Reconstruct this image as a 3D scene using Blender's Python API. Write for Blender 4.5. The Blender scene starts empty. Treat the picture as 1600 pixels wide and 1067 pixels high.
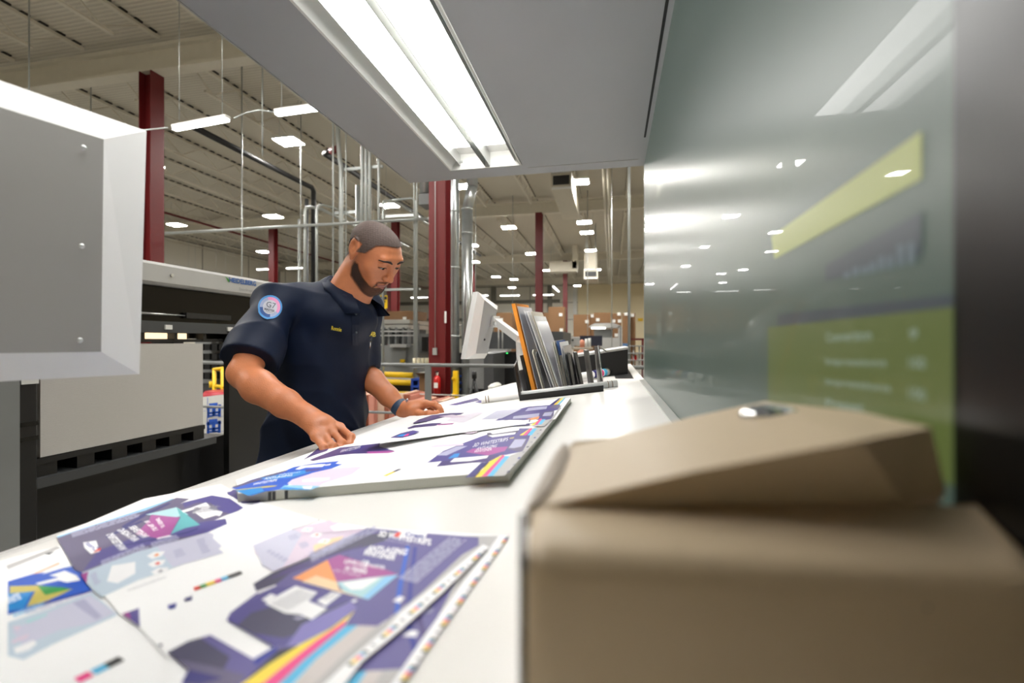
import bpy, math, random
import numpy as np
from mathutils import Vector, Matrix
random.seed(7)
C = bpy.context.scene
H = 1.35                                   # camera height above the floor; everything below is written relative to the lens
ang = math.atan2(155, 740); SA, CA = math.sin(ang), math.cos(ang)
F = 740.0
# ---------------------------------------------------------------- camera, exposure, world
cam = bpy.data.cameras.new('camera'); camo = bpy.data.objects.new('camera', cam); C.collection.objects.link(camo)
cam.sensor_width = 36.0; cam.lens = 36.0 * F / 1600.0
camo.location = (0, 0, H); camo.rotation_euler = (math.radians(90), 0, ang)
cam.clip_start = 0.02; cam.clip_end = 200
cam.dof.use_dof = True; cam.dof.focus_distance = 1.55; cam.dof.aperture_fstop = 2.8
C.camera = camo
C.view_settings.view_transform = 'Standard'; C.view_settings.look = 'None'
C.view_settings.exposure = 0.0; C.view_settings.gamma = 1.0; C.view_settings.use_curve_mapping = False
wd = bpy.data.worlds.new('world'); C.world = wd; wd.use_nodes = True
wd.node_tree.nodes['Background'].inputs[0].default_value = (0.75, 0.8, 0.9, 1)
wd.node_tree.nodes['Background'].inputs[1].default_value = 0.05
HALL_LAMP = 250.0      # radiance of the high-bay panels
STRIP_LAMP = 14.0     # fluorescent strips
DESK_LAMP = 13.0       # luminaire over the desk

# ---------------------------------------------------------------- pixel helpers (real 3D positions from measured directions)
def W(px, py, D):
    L = (px - 800) / F * D
    return Vector((CA * L - SA * D, SA * L + CA * D, (534 - py) / F * D))
def ray(px, py): return W(px, py, 1.0)
def onX(px, py, X): r = ray(px, py); return r * (X / r.x)
def onY(px, py, Y): r = ray(px, py); return r * (Y / r.y)
def onZ(px, py, Z): r = ray(px, py); return r * (Z / r.z)
TA, TK = -0.195, 0.124                     # desk plane z = TA + TK*x
def tz(x, h=0): return TA + TK * x + h
def T(px, py, h=0):
    r = ray(px, py); return r * ((TA + h) / (r.z - TK * r.x))

# ---------------------------------------------------------------- materials
def lin(c):
    return tuple(((v / 255) / 12.92 if v / 255 <= .04045 else ((v / 255 + .055) / 1.055) ** 2.4) for v in c)
MATS = {}
def mat(name, col, rough=.5, metal=0, nscale=6, namt=.06, bump=0, bscale=60, emit=None, estr=0, coat=0, spec=.5, sss=0, crough=.03):
    if name in MATS: return MATS[name]
    m = bpy.data.materials.new(name); m.use_nodes = True; nt = m.node_tree; b = nt.nodes['Principled BSDF']
    c = lin(col)
    tc = nt.nodes.new('ShaderNodeTexCoord'); n = nt.nodes.new('ShaderNodeTexNoise'); n.inputs['Scale'].default_value = nscale
    n.inputs['Detail'].default_value = 3
    nt.links.new(tc.outputs['Object'], n.inputs['Vector'])
    mx = nt.nodes.new('ShaderNodeMix'); mx.data_type = 'RGBA'
    mx.inputs[6].default_value = (*[v * (1 - namt) for v in c], 1); mx.inputs[7].default_value = (*[min(1, v * (1 + namt)) for v in c], 1)
    nt.links.new(n.outputs['Fac'], mx.inputs[0]); nt.links.new(mx.outputs[2], b.inputs['Base Color'])
    b.inputs['Roughness'].default_value = rough; b.inputs['Metallic'].default_value = metal
    b.inputs['Specular IOR Level'].default_value = spec
    if coat: b.inputs['Coat Weight'].default_value = coat; b.inputs['Coat Roughness'].default_value = crough
    if sss:
        b.inputs['Subsurface Weight'].default_value = sss; b.inputs['Subsurface Radius'].default_value = (.012, .005, .003)
        b.inputs['Subsurface Scale'].default_value = 1.0
    if bump:
        n2 = nt.nodes.new('ShaderNodeTexNoise'); n2.inputs['Scale'].default_value = bscale; nt.links.new(tc.outputs['Object'], n2.inputs['Vector'])
        bp = nt.nodes.new('ShaderNodeBump'); bp.inputs['Strength'].default_value = bump; bp.inputs['Distance'].default_value = .002
        nt.links.new(n2.outputs['Fac'], bp.inputs['Height']); nt.links.new(bp.outputs['Normal'], b.inputs['Normal'])
    if estr:
        b.inputs['Emission Color'].default_value = (*lin(emit), 1); b.inputs['Emission Strength'].default_value = estr
    MATS[name] = m; return m
def wave_mat(name, col, col2, scale, direction='Z', rough=.6, metal=0, distort=0, bump=0, profile='SIN'):
    m = mat(name, col, rough, metal); nt = m.node_tree; b = nt.nodes['Principled BSDF']
    w = nt.nodes.new('ShaderNodeTexWave'); w.bands_direction = direction; w.inputs['Scale'].default_value = scale; w.wave_profile = profile
    w.inputs['Distortion'].default_value = distort; w.inputs['Detail'].default_value = 2
    tc = [n for n in nt.nodes if n.type == 'TEX_COORD'][0]; nt.links.new(tc.outputs['Object'], w.inputs['Vector'])
    mx = nt.nodes.new('ShaderNodeMix'); mx.data_type = 'RGBA'
    mx.inputs[6].default_value = (*lin(col), 1); mx.inputs[7].default_value = (*lin(col2), 1)
    nt.links.new(w.outputs['Fac'], mx.inputs[0]); nt.links.new(mx.outputs[2], b.inputs['Base Color'])
    if bump:
        bp = nt.nodes.new('ShaderNodeBump'); bp.inputs['Strength'].default_value = bump; bp.inputs['Distance'].default_value = .02
        nt.links.new(w.outputs['Fac'], bp.inputs['Height']); nt.links.new(bp.outputs['Normal'], b.inputs['Normal'])
    return m
def brick_wall(name, col, col2, w, h, mortar=.01):
    m = mat(name, col, .7); nt = m.node_tree; b = nt.nodes['Principled BSDF']
    t = nt.nodes.new('ShaderNodeTexBrick'); t.offset = 0; t.inputs['Scale'].default_value = 1
    t.inputs['Brick Width'].default_value = w; t.inputs['Row Height'].default_value = h; t.inputs['Mortar Size'].default_value = mortar
    t.inputs['Color1'].default_value = (*lin(col), 1); t.inputs['Color2'].default_value = (*[v * .96 for v in lin(col)], 1); t.inputs['Mortar'].default_value = (*lin(col2), 1)
    g = nt.nodes.new('ShaderNodeNewGeometry'); sx = nt.nodes.new('ShaderNodeSeparateXYZ'); ad = nt.nodes.new('ShaderNodeMath'); ad.operation = 'ADD'; cx = nt.nodes.new('ShaderNodeCombineXYZ')
    nt.links.new(g.outputs['Position'], sx.inputs[0]); nt.links.new(sx.outputs[0], ad.inputs[0]); nt.links.new(sx.outputs[1], ad.inputs[1])
    nt.links.new(ad.outputs[0], cx.inputs[0]); nt.links.new(sx.outputs[2], cx.inputs[1]); nt.links.new(cx.outputs[0], t.inputs['Vector'])
    nt.links.new(t.outputs['Color'], b.inputs['Base Color']); return m
def emat(name, col, strength):
    return mat(name, (240, 240, 240), .4, emit=col, estr=strength)

# ---------------------------------------------------------------- mesh builder
ORG = {}
class MB:
    def __init__(s): s.v = []; s.f = []; s.m = []; s.sm = []
    def add(s, vs, fs, mi=0, smooth=False):
        o = len(s.v); s.v += [Vector(v) for v in vs]
        for f in fs: s.f.append([i + o for i in f]); s.m.append(mi); s.sm.append(smooth)
        return s
    def box(s, c, d, mi=0, M=None, bev=0):
        x, y, z = d[0] / 2, d[1] / 2, d[2] / 2
        if bev:
            b = min(bev, x * .9, y * .9, z * .9)
            vs = []
            for zz, k in ((-z, 1), (-z + b, 0), (z - b, 0), (z, 1)):
                q = b * k
                X, Y = x - q, y - q
                e = b * .9
                for sx, sy in ((1, 1), (-1, 1), (-1, -1), (1, -1)):
                    pa = (sx * X, sy * (Y - e)), (sx * (X - e), sy * Y)
                    if sx * sy < 0: pa = pa[::-1]
                    for p in pa: vs.append(Vector((p[0], p[1], zz)))
            fs = []
            for r in range(3):
                for i in range(8):
                    j = (i + 1) % 8; fs.append([r * 8 + i, r * 8 + j, r * 8 + 8 + j, r * 8 + 8 + i])
            fs.append(list(range(7, -1, -1))); fs.append(list(range(24, 32)))
        else:
            vs = [Vector((sx * x, sy * y, sz * z)) for sz in (-1, 1) for sx, sy in ((-1, -1), (1, -1), (1, 1), (-1, 1))]
            fs = [[3, 2, 1, 0], [4, 5, 6, 7], [0, 1, 5, 4], [1, 2, 6, 5], [2, 3, 7, 6], [3, 0, 4, 7]]
        if M is not None: vs = [M @ v for v in vs]
        return s.add([v + Vector(c) for v in vs], fs, mi)
    def b2(s, a, b, mi=0, bev=0):
        a, b = Vector(a), Vector(b)
        return s.box((a + b) / 2, [abs(q) for q in (b - a)], mi, None, bev)
    def tube(s, pts, r, n=10, mi=0, cap=True, smooth=True):
        pts = [Vector(p) for p in pts]; rs = r if isinstance(r, (list, tuple)) else [r] * len(pts)
        o = len(s.v); vs = []; prev = None
        for i, p in enumerate(pts):
            a = pts[max(0, i - 1)]; b = pts[min(len(pts) - 1, i + 1)]; t = (b - a).normalized()
            if prev is None:
                u = t.orthogonal().normalized()
            else:
                u = (prev - t * prev.dot(t)).normalized()
            prev = u; w = t.cross(u)
            vs += [p + (u * math.cos(2 * math.pi * k / n) + w * math.sin(2 * math.pi * k / n)) * rs[i] for k in range(n)]
        fs = []
        for i in range(len(pts) - 1):
            for k in range(n): fs.append([i * n + k, i * n + (k + 1) % n, (i + 1) * n + (k + 1) % n, (i + 1) * n + k])
        s.add(vs, fs, mi, smooth)
        if cap:
            s.f.append([o + k for k in range(n)][::-1]); s.m.append(mi); s.sm.append(False)
            s.f.append([o + (len(pts) - 1) * n + k for k in range(n)]); s.m.append(mi); s.sm.append(False)
        return s
    def bar(s, a, b, w, h, mi=0, up=(0, 0, 1)):
        a, b = Vector(a), Vector(b); t = (b - a).normalized(); up = Vector(up)
        if abs(t.dot(up)) > .99: up = Vector((1, 0, 0))
        sd = t.cross(up).normalized(); u = sd.cross(t)
        vs = [p + sd * (x * w / 2) + u * (z * h / 2) for p in (a, b) for x, z in ((-1, -1), (1, -1), (1, 1), (-1, 1))]
        return s.add(vs, [[3, 2, 1, 0], [4, 5, 6, 7], [0, 1, 5, 4], [1, 2, 6, 5], [2, 3, 7, 6], [3, 0, 4, 7]], mi)
    def prism(s, poly, d, mi=0):
        poly = [Vector(p) for p in poly]; d = Vector(d); n = len(poly)
        return s.add(poly + [p + d for p in poly], [list(range(n))[::-1], list(range(n, 2 * n))] + [[i, (i + 1) % n, n + (i + 1) % n, n + i] for i in range(n)], mi)
    def poly(s, pts, mi=0): return s.add(pts, [list(range(len(pts)))], mi)
    def sphere(s, c, r, mi=0, n=14, M=None):
        r = r if isinstance(r, (list, tuple)) else (r, r, r); c = Vector(c); vs = []; fs = []; m = n // 2
        for i in range(m + 1):
            for k in range(n):
                a = math.pi * i / m; b = 2 * math.pi * k / n
                v = Vector((r[0] * math.sin(a) * math.cos(b), r[1] * math.sin(a) * math.sin(b), r[2] * math.cos(a)))
                vs.append(c + (M @ v if M is not None else v))
        for i in range(m):
            for k in range(n):
                fs.append([i * n + k, (i + 1) * n + k, (i + 1) * n + (k + 1) % n, i * n + (k + 1) % n])
        return s.add(vs, fs, mi, True)
    def text(s, txt, org, xd, yd, mi=0, fit=None, bold=0.0, shear=0):
        """flat lettering: org = baseline start, xd = baseline direction, yd = up direction, fit = (width, height)"""
        cu = bpy.data.curves.new('t', 'FONT'); cu.body = txt; cu.size = 1; cu.offset = bold; cu.shear = shear; cu.resolution_u = 2
        o = bpy.data.objects.new('t', cu); C.collection.objects.link(o)
        dg = bpy.context.evaluated_depsgraph_get(); me = o.evaluated_get(dg).to_mesh()
        vs = [v.co.copy() for v in me.vertices]; fs = [list(p.vertices) for p in me.polygons]
        o.evaluated_get(dg).to_mesh_clear(); bpy.data.objects.remove(o); bpy.data.curves.remove(cu)
        if not vs: return s
        x0 = min(v.x for v in vs); x1 = max(v.x for v in vs); y0 = min(v.y for v in vs); y1 = max(v.y for v in vs)
        sx, sy = fit[0] / (x1 - x0), fit[1] / (y1 - y0)
        xd, yd = Vector(xd).normalized(), Vector(yd).normalized()
        return s.add([Vector(org) + xd * ((v.x - x0) * sx) + yd * ((v.y - y0) * sy) for v in vs], fs, mi)
    def build(s, name, mats, parent=None, label=None, cat=None, group=None, kind=None, org=None):
        if not isinstance(mats, (list, tuple)): mats = [mats]
        co = np.array([tuple(v) for v in s.v], dtype=float)
        return mesh_obj(name, co, s.f, mats, parent, label, cat, group, kind, org, s.m, s.sm)
def mesh_obj(name, co, faces, mats, parent=None, label=None, cat=None, group=None, kind=None, org=None, mi=None, sm=None):
    if parent is not None: og = ORG[parent.name]
    elif org is not None: og = np.array(tuple(org), float)
    else: og = np.array([(co[:, 0].min() + co[:, 0].max()) / 2, (co[:, 1].min() + co[:, 1].max()) / 2, co[:, 2].min()])
    me = bpy.data.meshes.new(name); me.from_pydata([tuple(p) for p in (co - og)], [], [list(f) for f in faces])
    for m in mats: me.materials.append(m)
    if mi is not None and len(mi): me.polygons.foreach_set('material_index', mi)
    if sm is not None and len(sm): me.polygons.foreach_set('use_smooth', sm)
    me.update()
    o = bpy.data.objects.new(name, me); C.collection.objects.link(o)
    if parent is not None: o.parent = parent
    else: o.location = (og[0], og[1], og[2] + H)
    ORG[o.name] = og
    tag(o, label, cat, group, kind); return o
def tag(o, label=None, cat=None, group=None, kind=None):
    if label: o['label'] = label
    if cat: o['category'] = cat
    if group: o['group'] = group
    if kind: o['kind'] = kind
def thing(name, label, cat, loc, group=None):
    o = bpy.data.objects.new(name, None); C.collection.objects.link(o); o.location = (loc[0], loc[1], loc[2] + H); o.empty_display_size = .05
    ORG[o.name] = np.array(tuple(loc), float); tag(o, label, cat, group); return o
def dup(o, loc, label=None, group=None, parent=None):
    c = o.copy(); C.collection.objects.link(c)
    if parent is not None: c.parent = parent
    else:
        c.location = (loc[0], loc[1], loc[2] + H)
        if label: c['label'] = label
        if group: c['group'] = group
    for ch in list(o.children): dup(ch, None, parent=c)
    return c

# ---------------------------------------------------------------- palette
M_ceil = wave_mat('painted_deck', (208, 202, 186), (192, 186, 172), 3.3, 'Y', .8, bump=.4)
M_steel_w = mat('painted_steel', (208, 202, 186), .7)
M_dark_gap = mat('dark_gap', (50, 46, 40), .8)
M_floor = mat('concrete', (120, 118, 112), .35, nscale=1.5, namt=.15)
M_red = mat('red_paint', (98, 17, 19), .45, namt=.1)
M_galv = mat('galvanised', (190, 195, 195), .28, .85, nscale=9, namt=.12)
M_cond = mat('conduit_metal', (185, 190, 188), .38, .6)
M_black = mat('black_plastic', (20, 20, 21), .45)
M_blackg = mat('black_gloss', (10, 9, 9), .15)
M_dkgrey = mat('dark_grey', (62, 64, 66), .5)
M_grey = mat('machine_grey', (128, 130, 130), .5)
M_lgrey = mat('light_grey', (178, 178, 176), .45)
M_white = mat('white_paint', (222, 222, 218), .45)
M_yellow = mat('safety_yellow', (232, 190, 14), .4)
M_blue = mat('blue_plastic', (20, 62, 150), .5)
M_card = mat('cardboard', (124, 92, 62), .85, nscale=3, namt=.08)
M_chrome = mat('chrome', (225, 225, 225), .12, 1)
M_alu = mat('aluminium', (200, 202, 200), .3, .8)
M_paper = mat('paper_white', (250, 250, 250), .6, namt=.01)

# ================================================================ SETTING
def struct(name, mb, mats): return mb.build(name, mats, kind='structure')
XL, XR, YB, YF, ZF, ZC = -26.0, 13.0, -10.0, 53.0, -1.35, 6.3
struct('floor', MB().b2((XL, YB, ZF - .1), (XR, YF, ZF)), M_floor)
struct('ceiling', MB().b2((XL, YB, ZC), (XR, YF, ZC + .1)), M_ceil)
M_wall_panel = brick_wall('wall_panel', (232, 228, 216), (120, 116, 106), 4.0, 1.9, .035)
M_wall_tan = mat('tan_wall', (238, 224, 190), .8, nscale=.8)
struct('wall_left', MB().b2((XL - .1, YB, ZF), (XL, YF, ZC)), M_wall_panel)
struct('wall_right', MB().b2((XR, YB, ZF), (XR + .1, YF, ZC)), M_wall_tan)
struct('wall_back', MB().b2((XL, YB - .1, ZF), (XR, YB, ZC)), M_wall_tan)
xs = onY(903, 500, YF).x
w = MB(); w.b2((XL, YF, ZF), (xs, YF + .1, ZC), 0); w.b2((xs, YF - .05, ZF), (XR, YF + .1, ZC), 1)
struct('wall_front', w, [M_wall_panel, M_wall_tan])
w = MB()
for z in (.35, 2.4, 4.4): w.b2((XL, YF - .25, z), (xs - 2, YF, z + .3))
for x in np.arange(XL + 6, xs, 6.5): w.b2((x, YF - .3, ZF), (x + .5, YF, ZC))
struct('trim_1', w, mat('girt_grey', (128, 126, 118), .7))
w = MB()
for z in (.35, 2.4, 4.4): w.b2((XL, YB, z), (XL + .25, YF, z + .22))
for y in np.arange(8.1, YF, 12.4): w.b2((XL, y - .6, ZF), (XL + .3, y + .1, ZC))
struct('trim_2', w, mat('girt_grey', (128, 126, 118), .7))
struct('trim_3', MB().b2((xs - .5, YF - .35, ZF), (xs - .1, YF, ZC)), M_white)

# girders and joists
for y, nm in ((-4.3, 'behind the printing desk'), (8.1, 'nearest over the desk hood'), (20.45, 'second across the hall'), (32.8, 'third across the hall'), (45.1, 'farthest before the end wall')):
    g = MB(); g.b2((XL, y - .14, 5.55), (XR, y + .14, 5.62)); g.b2((XL, y - .14, 6.02), (XR, y + .14, 6.09)); g.b2((XL, y - .03, 5.6), (XR, y + .03, 6.04))
    g.build('roof_girder', M_steel_w, label='cream painted steel roof girder, the one %s' % nm, cat='girder')
JL = 12.1
def joist_mb():
    j = MB()
    j.bar((0, 0, 6.22), (0, JL, 6.22), .09, .06); j.bar((0, .9, 5.72), (0, JL - .9, 5.72), .07, .05)
    n = 16; st = (JL - .8) / n
    for i in range(n):
        a = .4 + i * st; z0, z1 = (6.2, 5.74) if i % 2 == 0 else (5.74, 6.2)
        j.bar((0, a, z0), (0, a + st, z1), .03, .03)
    for i in range(40):
        j.bar((.0, .2 + i * .3, 6.282), (.0, .34 + i * .3, 6.282), .11, .03, 1)
    return j
jo = None
for bi, (y0, nm) in enumerate(((-4.1, 'above the printing desk'), (8.25, 'over the left walkway bay'), (20.6, 'in the middle bay of the hall'), (32.95, 'in the far bay of the hall'))):
    for k, x in enumerate(np.arange(-24.6, 9, 1.94)):
        if bi == 0 and x > -3: continue
        lab = 'cream open web steel roof joist ' + nm; gr = 'roof joists ' + nm
        if jo is None:
            jo = joist_mb().build('roof_joist', [M_steel_w, M_dark_gap], label=lab, cat='roof joist', group=gr, org=(0, 0, 5.7)); jo.location = (x, y0, 5.7 + H)
        else: dup(jo, (x, y0, 5.7), lab, gr)

# columns
def column(x, y, lab, plate=False):
    t = thing('steel_column', lab, 'column', (x, y, ZF))
    m = MB(); w2 = .15
    m.b2((x - w2, y - .15, ZF), (x + w2, y - .13, 5.55)); m.b2((x - w2, y + .13, ZF), (x + w2, y + .15, 5.55)); m.b2((x - .012, y - .13, ZF), (x + .012, y + .13, 5.55))
    m.build('shaft', M_red, t); MB().b2((x - .22, y - .22, ZF), (x + .22, y + .22, ZF + .03)).build('base_plate', M_dkgrey, t)
    return t
def rotcolumn(x, y, lab, a):
    t = column(0, 0, lab); t.location = (x, y, ZF + H); t.rotation_euler = (0, 0, a); return t
rotcolumn(-9.35, 8.1, 'dark red steel column rising behind the light grey screen back at left', math.pi / 2)
cb = column(-2.95, 7.9, 'dark red steel column right of the man, with a fire extinguisher')
column(-3.05, 20.3, 'slim dark red column seen above the orange envelope')
column(-3.1, 32.7, 'thin distant red column left of the hanging ceiling unit')
column(-9.75, 20.3, 'dark red column just behind the man\'s face and the yellow sign')
column(-9.7, 32.7, 'distant red column half hidden by the right round duct')
column(-16.2, 20.3, 'red column beside the black vertical pipes at left')
column(-16.2, 32.7, 'distant red column left of the one behind the man\'s face')
tb = MB(); tb.tube([(-2.97, 7.72, 5.5), (-2.97, 7.72, -.12)], .008, 6); tb.box((-2.97, 7.71, -.17), (.07, .05, .12)); tb.build('outlet_conduit', M_cond, label='thin white conduit with outlet box running down the near red column', cat='conduit')
fe = onY(683, 602, 7.69)
t = thing('fire_extinguisher', 'red fire extinguisher with white label hung on the near red column', 'fire extinguisher', (fe.x, fe.y, fe.z - .17))
MB().tube([(fe.x, fe.y, fe.z - .17), (fe.x, fe.y, fe.z + .12), (fe.x, fe.y, fe.z + .16)], [.06, .06, .025], 14).build('tank', M_red if False else mat('bright_red', (190, 22, 24), .3), t)
MB().tube([(fe.x, fe.y, fe.z + .16), (fe.x, fe.y, fe.z + .22)], .02).build('valve', M_white, t)
MB().box((fe.x, fe.y - .062, fe.z), (.07, .004, .09)).build('tag_label', M_white, t)
MB().box((fe.x + .0, fe.y - .03, fe.z + .23), (.035, .1, .02)).build('handle', M_black, t)
# strap lettering plate on column
MB().b2(onY(694.5, 487, 7.74), onY(697.5, 505, 7.74) + Vector((0, -.004, 0))).build('column_sticker', M_white, label='small pale vertical sticker on the near red column', cat='sticker')

# ---- ceiling lights
E_hi = emat('panel_glow', (255, 252, 246), HALL_LAMP); E_st = emat('strip_glow', (255, 253, 250), STRIP_LAMP)
hb = None
def highbay(p, lab, sz=(.62, .5), gr=None):
    global hb
    if hb is None:
        t = thing('high_bay_light', lab, 'ceiling light', p, gr)
        m = MB(); m.b2((p[0] - .31, p[1] - .25, p[2] + .005), (p[0] + .31, p[1] + .25, p[2] + .06)); m.build('housing', M_white, t)
        MB().b2((p[0] - .3, p[1] - .24, p[2] - .004), (p[0] + .3, p[1] + .24, p[2] + .004)).build('diffuser', E_hi, t)
        for sx in (-.28, .28): MB().tube([(p[0] + sx, p[1], p[2] + .06), (p[0] + sx, p[1], ZC)], .006, 5).build('hanger', M_cond, t)
        hb = t; return t
    return dup(hb, p, lab, gr)
ZL = 5.25
HB = [(451, 222, 'largest, at the hood edge above the grey hood'), (608, 322, 'just above and right of the man\'s head'), (427, 339, 'beside the black pipes at left'), (276, 352, 'right of the left red column'),
      (233, 259, 'peeking out at the screen back\'s right edge'), (412, 394, 'above the man\'s right shoulder'), (725, 292, 'tucked behind the round duct elbow'), (905, 285, 'right of the large ceiling unit'),
      (913, 348, 'upper one of the pair left of the glass'), (917, 364, 'lower one of the pair left of the glass'), (795, 356, 'left of the slim red column, upper'), (830, 397, 'touching the slim red column\'s left side'),
      (853, 423, 'right under the long white duct'), (923, 392, 'on top of the square duct drop'), (932, 422, 'right of the square duct drop'), (775, 433, 'small one above the tilted screen\'s right'),
      (803, 437, 'small one right of the one above the tilted screen'), (800, 450, 'lowest small one near the slim column'), (902, 447, 'at the corner of the tan wall'), (741, 410, 'right of the round ducts'), (737, 384, 'upper one right of the round ducts')]
for i, (x, y, l) in enumerate(HB):
    highbay(onZ(x, y, ZL), 'glowing rectangular high bay light, ' + l)
used = [onZ(x, y, ZL) for x, y, _ in HB]
for X in (-22, -15, -8, -1, 7):
    for Y in (4, 12, 19, 27, 36, 46):
        p = Vector((X, Y, ZL)); D = -SA * X + CA * Y
        if D > 0:
            px = 800 + F * (CA * X + SA * Y) / D
            if 100 < px < 1010: continue
        if min((q - p).length for q in used) < 3: continue
        highbay(p, 'high bay light panel in the wider hall beyond the frame', gr='high bay lights around the hall')
for X, Y in ((-1.5, -4.2), (-1.6, 5.2), (2.5, 3.8), (-5.5, 3.2), (-9, 1)):  # unseen panels added to brighten the press front and paper pile
    highbay(Vector((X, Y, ZL)), 'added unseen high bay panel in the roof around the camera', gr='added unseen high bay lights above the near aisle')
def strip(px, py, Z, n=1.22, axis='X', lab='', rz=0):
    c = onZ(px, py, Z); a_ = rz + (math.pi / 2 if axis == 'Y' else 0); d = Vector((math.cos(a_), math.sin(a_), 0)) * n / 2
    t = thing('strip_light', lab, 'strip light', c)
    MB().bar(c - d + Vector((0, 0, .026)), c + d + Vector((0, 0, .026)), .1, .048).build('housing', M_white, t)
    MB().bar(c - d * .98 + Vector((0, 0, -.017)), c + d * .98 + Vector((0, 0, -.017)), .08, .036).build('tube', E_st, t)
    for q in (-.8, .8): e = c + d * q; MB().tube([e + Vector((0, 0, .05)), Vector((e.x, e.y, ZC))], .006, 5).build('hanger', M_cond, t)
    return t, c
s1, c1 = strip(313, 193.5, 3.55, 1.16, rz=-.10, lab='long bright strip light crossing in front of the left red column')
s2, c2 = strip(474, 171.5, 3.55, .98, rz=-.04, lab='bright strip light running in behind the grey hood\'s left edge')
a = onZ(366, 185, 3.55); b = onZ(432, 176, 3.55)
MB().tube([a, a * .7 + b * .3 + Vector((0, 0, .06)), a * .4 + b * .6 + Vector((0, 0, .07)), b], .012, 8).build('light_cable', M_cond, label='sagging grey cable joining the two near strip lights', cat='cable')
a = onZ(262, 200, 3.56)
MB().tube([a, a + Vector((-1.2, .02, .02)), a + Vector((-3, 0, .0)), Vector((a.x - 3, a.y, ZC))], .012, 8).build('light_conduit', M_cond, label='grey conduit feeding the long strip light from the left', cat='conduit')
names = ['small row strip light %s' % s for s in ('at the press housing corner', 'second right of the press corner', 'left of the man\'s shoulder', 'touching the man\'s shoulder', 'beneath the man\'s chin', 'between conduits and near red column', 'behind the tilted screen', 'right of the tilted screen', 'left of the slim red column', 'below the logo panel\'s far end')]
for (x, l, wd_), nm in zip(((300, 459.5, 15), (345, 457, 22), (413, 421, 26), (412, 459, 18), (599, 466, 27), (655, 465, 28), (751, 462, 24), (796.5, 462, 31), (849, 461, 32), (460, 419, 27)), names):
    c = onZ(x, l, (2.7 if x < 350 else 3.3) if l > 430 else 3.6)
    D = -SA * c.x + CA * c.y
    strip(x, l, c.z, wd_ / F * D, lab='white ' + nm)
strip(869, 452, 3.6, 3.3, 'Y', lab='white strip light slanting away left of the far red column')
# ================================================================ OVERHEAD SERVICES
def pipe(name, pts, r, m, lab, cat, gr=None, n=10): return MB().tube(pts, r, n).build(name, m, label=lab, cat=cat, group=gr)
pipe('sprinkler_pipe', [(-9.3, 9.0, 4.88), (-9.3, 13.4, 4.88), (-9.3, 13.5, 4.8), (-9.3, 13.5, ZF)], .075, M_black, 'black pipe running back under the roof then dropping down at left', 'pipe')
pipe('drain_pipe', [(-9.62, 13.6, 4.6), (-9.62, 13.6, -1.35)], .06, M_dkgrey, 'dark vertical pipe directly beside the black dropping pipe', 'pipe')
pipe('sprinkler_pipe', [(-18.3, 8, 5.4), (-18.3, 50, 5.4)], .05, M_red, 'thin dark red sprinkler line under the far left roof', 'pipe')
q1, q2, q3 = onZ(528, 233, 4.9), onZ(507, 240, 4.9), onZ(650, 335, 4.9)
q3 = Vector((q2.x, 26, 4.9))
pipe('sprinkler_elbow', [q1, q1 * .5 + q2 * .5], .09, M_red, 'short dark red pipe stub beside the grey hood\'s edge', 'pipe')
pipe('sprinkler_main', [q1 * .5 + q2 * .5, q2, q3], .08, M_black, 'black sprinkler main turning at a red elbow above the man', 'pipe')
# horizontal conduit racks
yc = 9.6
def X_at(px, Y): return onY(px, 534, Y).x
def Z_at(px, py, Y): return onY(px, py, Y).z
z = Z_at(560, 350, yc)
m = MB(); m.tube([(XL, yc - .1, z), (X_at(672, yc), yc - .1, z)], .035, 8); m.build('conduit_run', M_cond, label='long horizontal galvanised conduit crossing behind the man\'s head', cat='conduit')
m = MB(); m.bar((X_at(528, yc), yc + .06, Z_at(560, 262, yc)), (X_at(596, yc), yc + .06, Z_at(560, 262, yc)), .05, .06); m.build('strut_channel', M_cond, label='short metal strut clamping the tall conduits near the hood', cat='strut')
m = MB(); m.bar((X_at(594, yc), yc + .06, Z_at(620, 337, yc)), (X_at(652, yc), yc + .06, Z_at(620, 337, yc)), .05, .06); m.build('strut_channel', M_cond, label='metal strut right of the man\'s crown holding the thin conduits', cat='strut')
m = MB(); m.bar((X_at(520, yc), yc + .06, Z_at(545, 331, yc)), (X_at(572, yc), yc + .06, Z_at(545, 331, yc)), .05, .06); m.build('strut_channel', M_cond, label='metal strut just above the man\'s head at left', cat='strut')
m = MB(); m.bar((X_at(596, yc), yc + .06, Z_at(630, 452, yc)), (X_at(655, yc), yc + .06, Z_at(630, 452, yc)), .05, .05); m.build('strut_channel', M_cond, label='metal strut right of the man\'s chin', cat='strut')
for px, top, r, what in ((466.8, 343, .022, 'leftmost thin'), (520.4, 195, .02, 'thin dark-toned'), (533, 262, .052, 'thick'), (540.5, 225, .014, 'very thin'), (559, 290, .05, 'broad shiny'),
                         (565.6, 231, .036, 'first of three close tall'), (571.7, 236, .036, 'second of three close tall'), (577.7, 240, .036, 'third of three close tall'), (591.6, 253, .03, 'single medium'),
                         (647, 288, .016, 'thin left one of a tight pair'), (651.4, 288, .02, 'right one of a tight pair')):
    p = onY(px, top, yc); zt = ZC if top < 290 else p.z
    pts = [(p.x, yc, ZF), (p.x, yc, p.z)]
    if what == 'thick': e = onY(528, 216, yc); pts += [(p.x - .03, yc, p.z + .15), (e.x, yc, e.z), (e.x, yc, ZC)]
    else: pts += [(p.x, yc, zt)]
    pipe('vertical_conduit', pts, r, M_cond, '%s vertical conduit %s' % (what, 'behind the man\'s head' if px > 515 and px < 600 else ('left of the man\'s neck' if px < 515 else 'between man and red column')), 'conduit')
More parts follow.
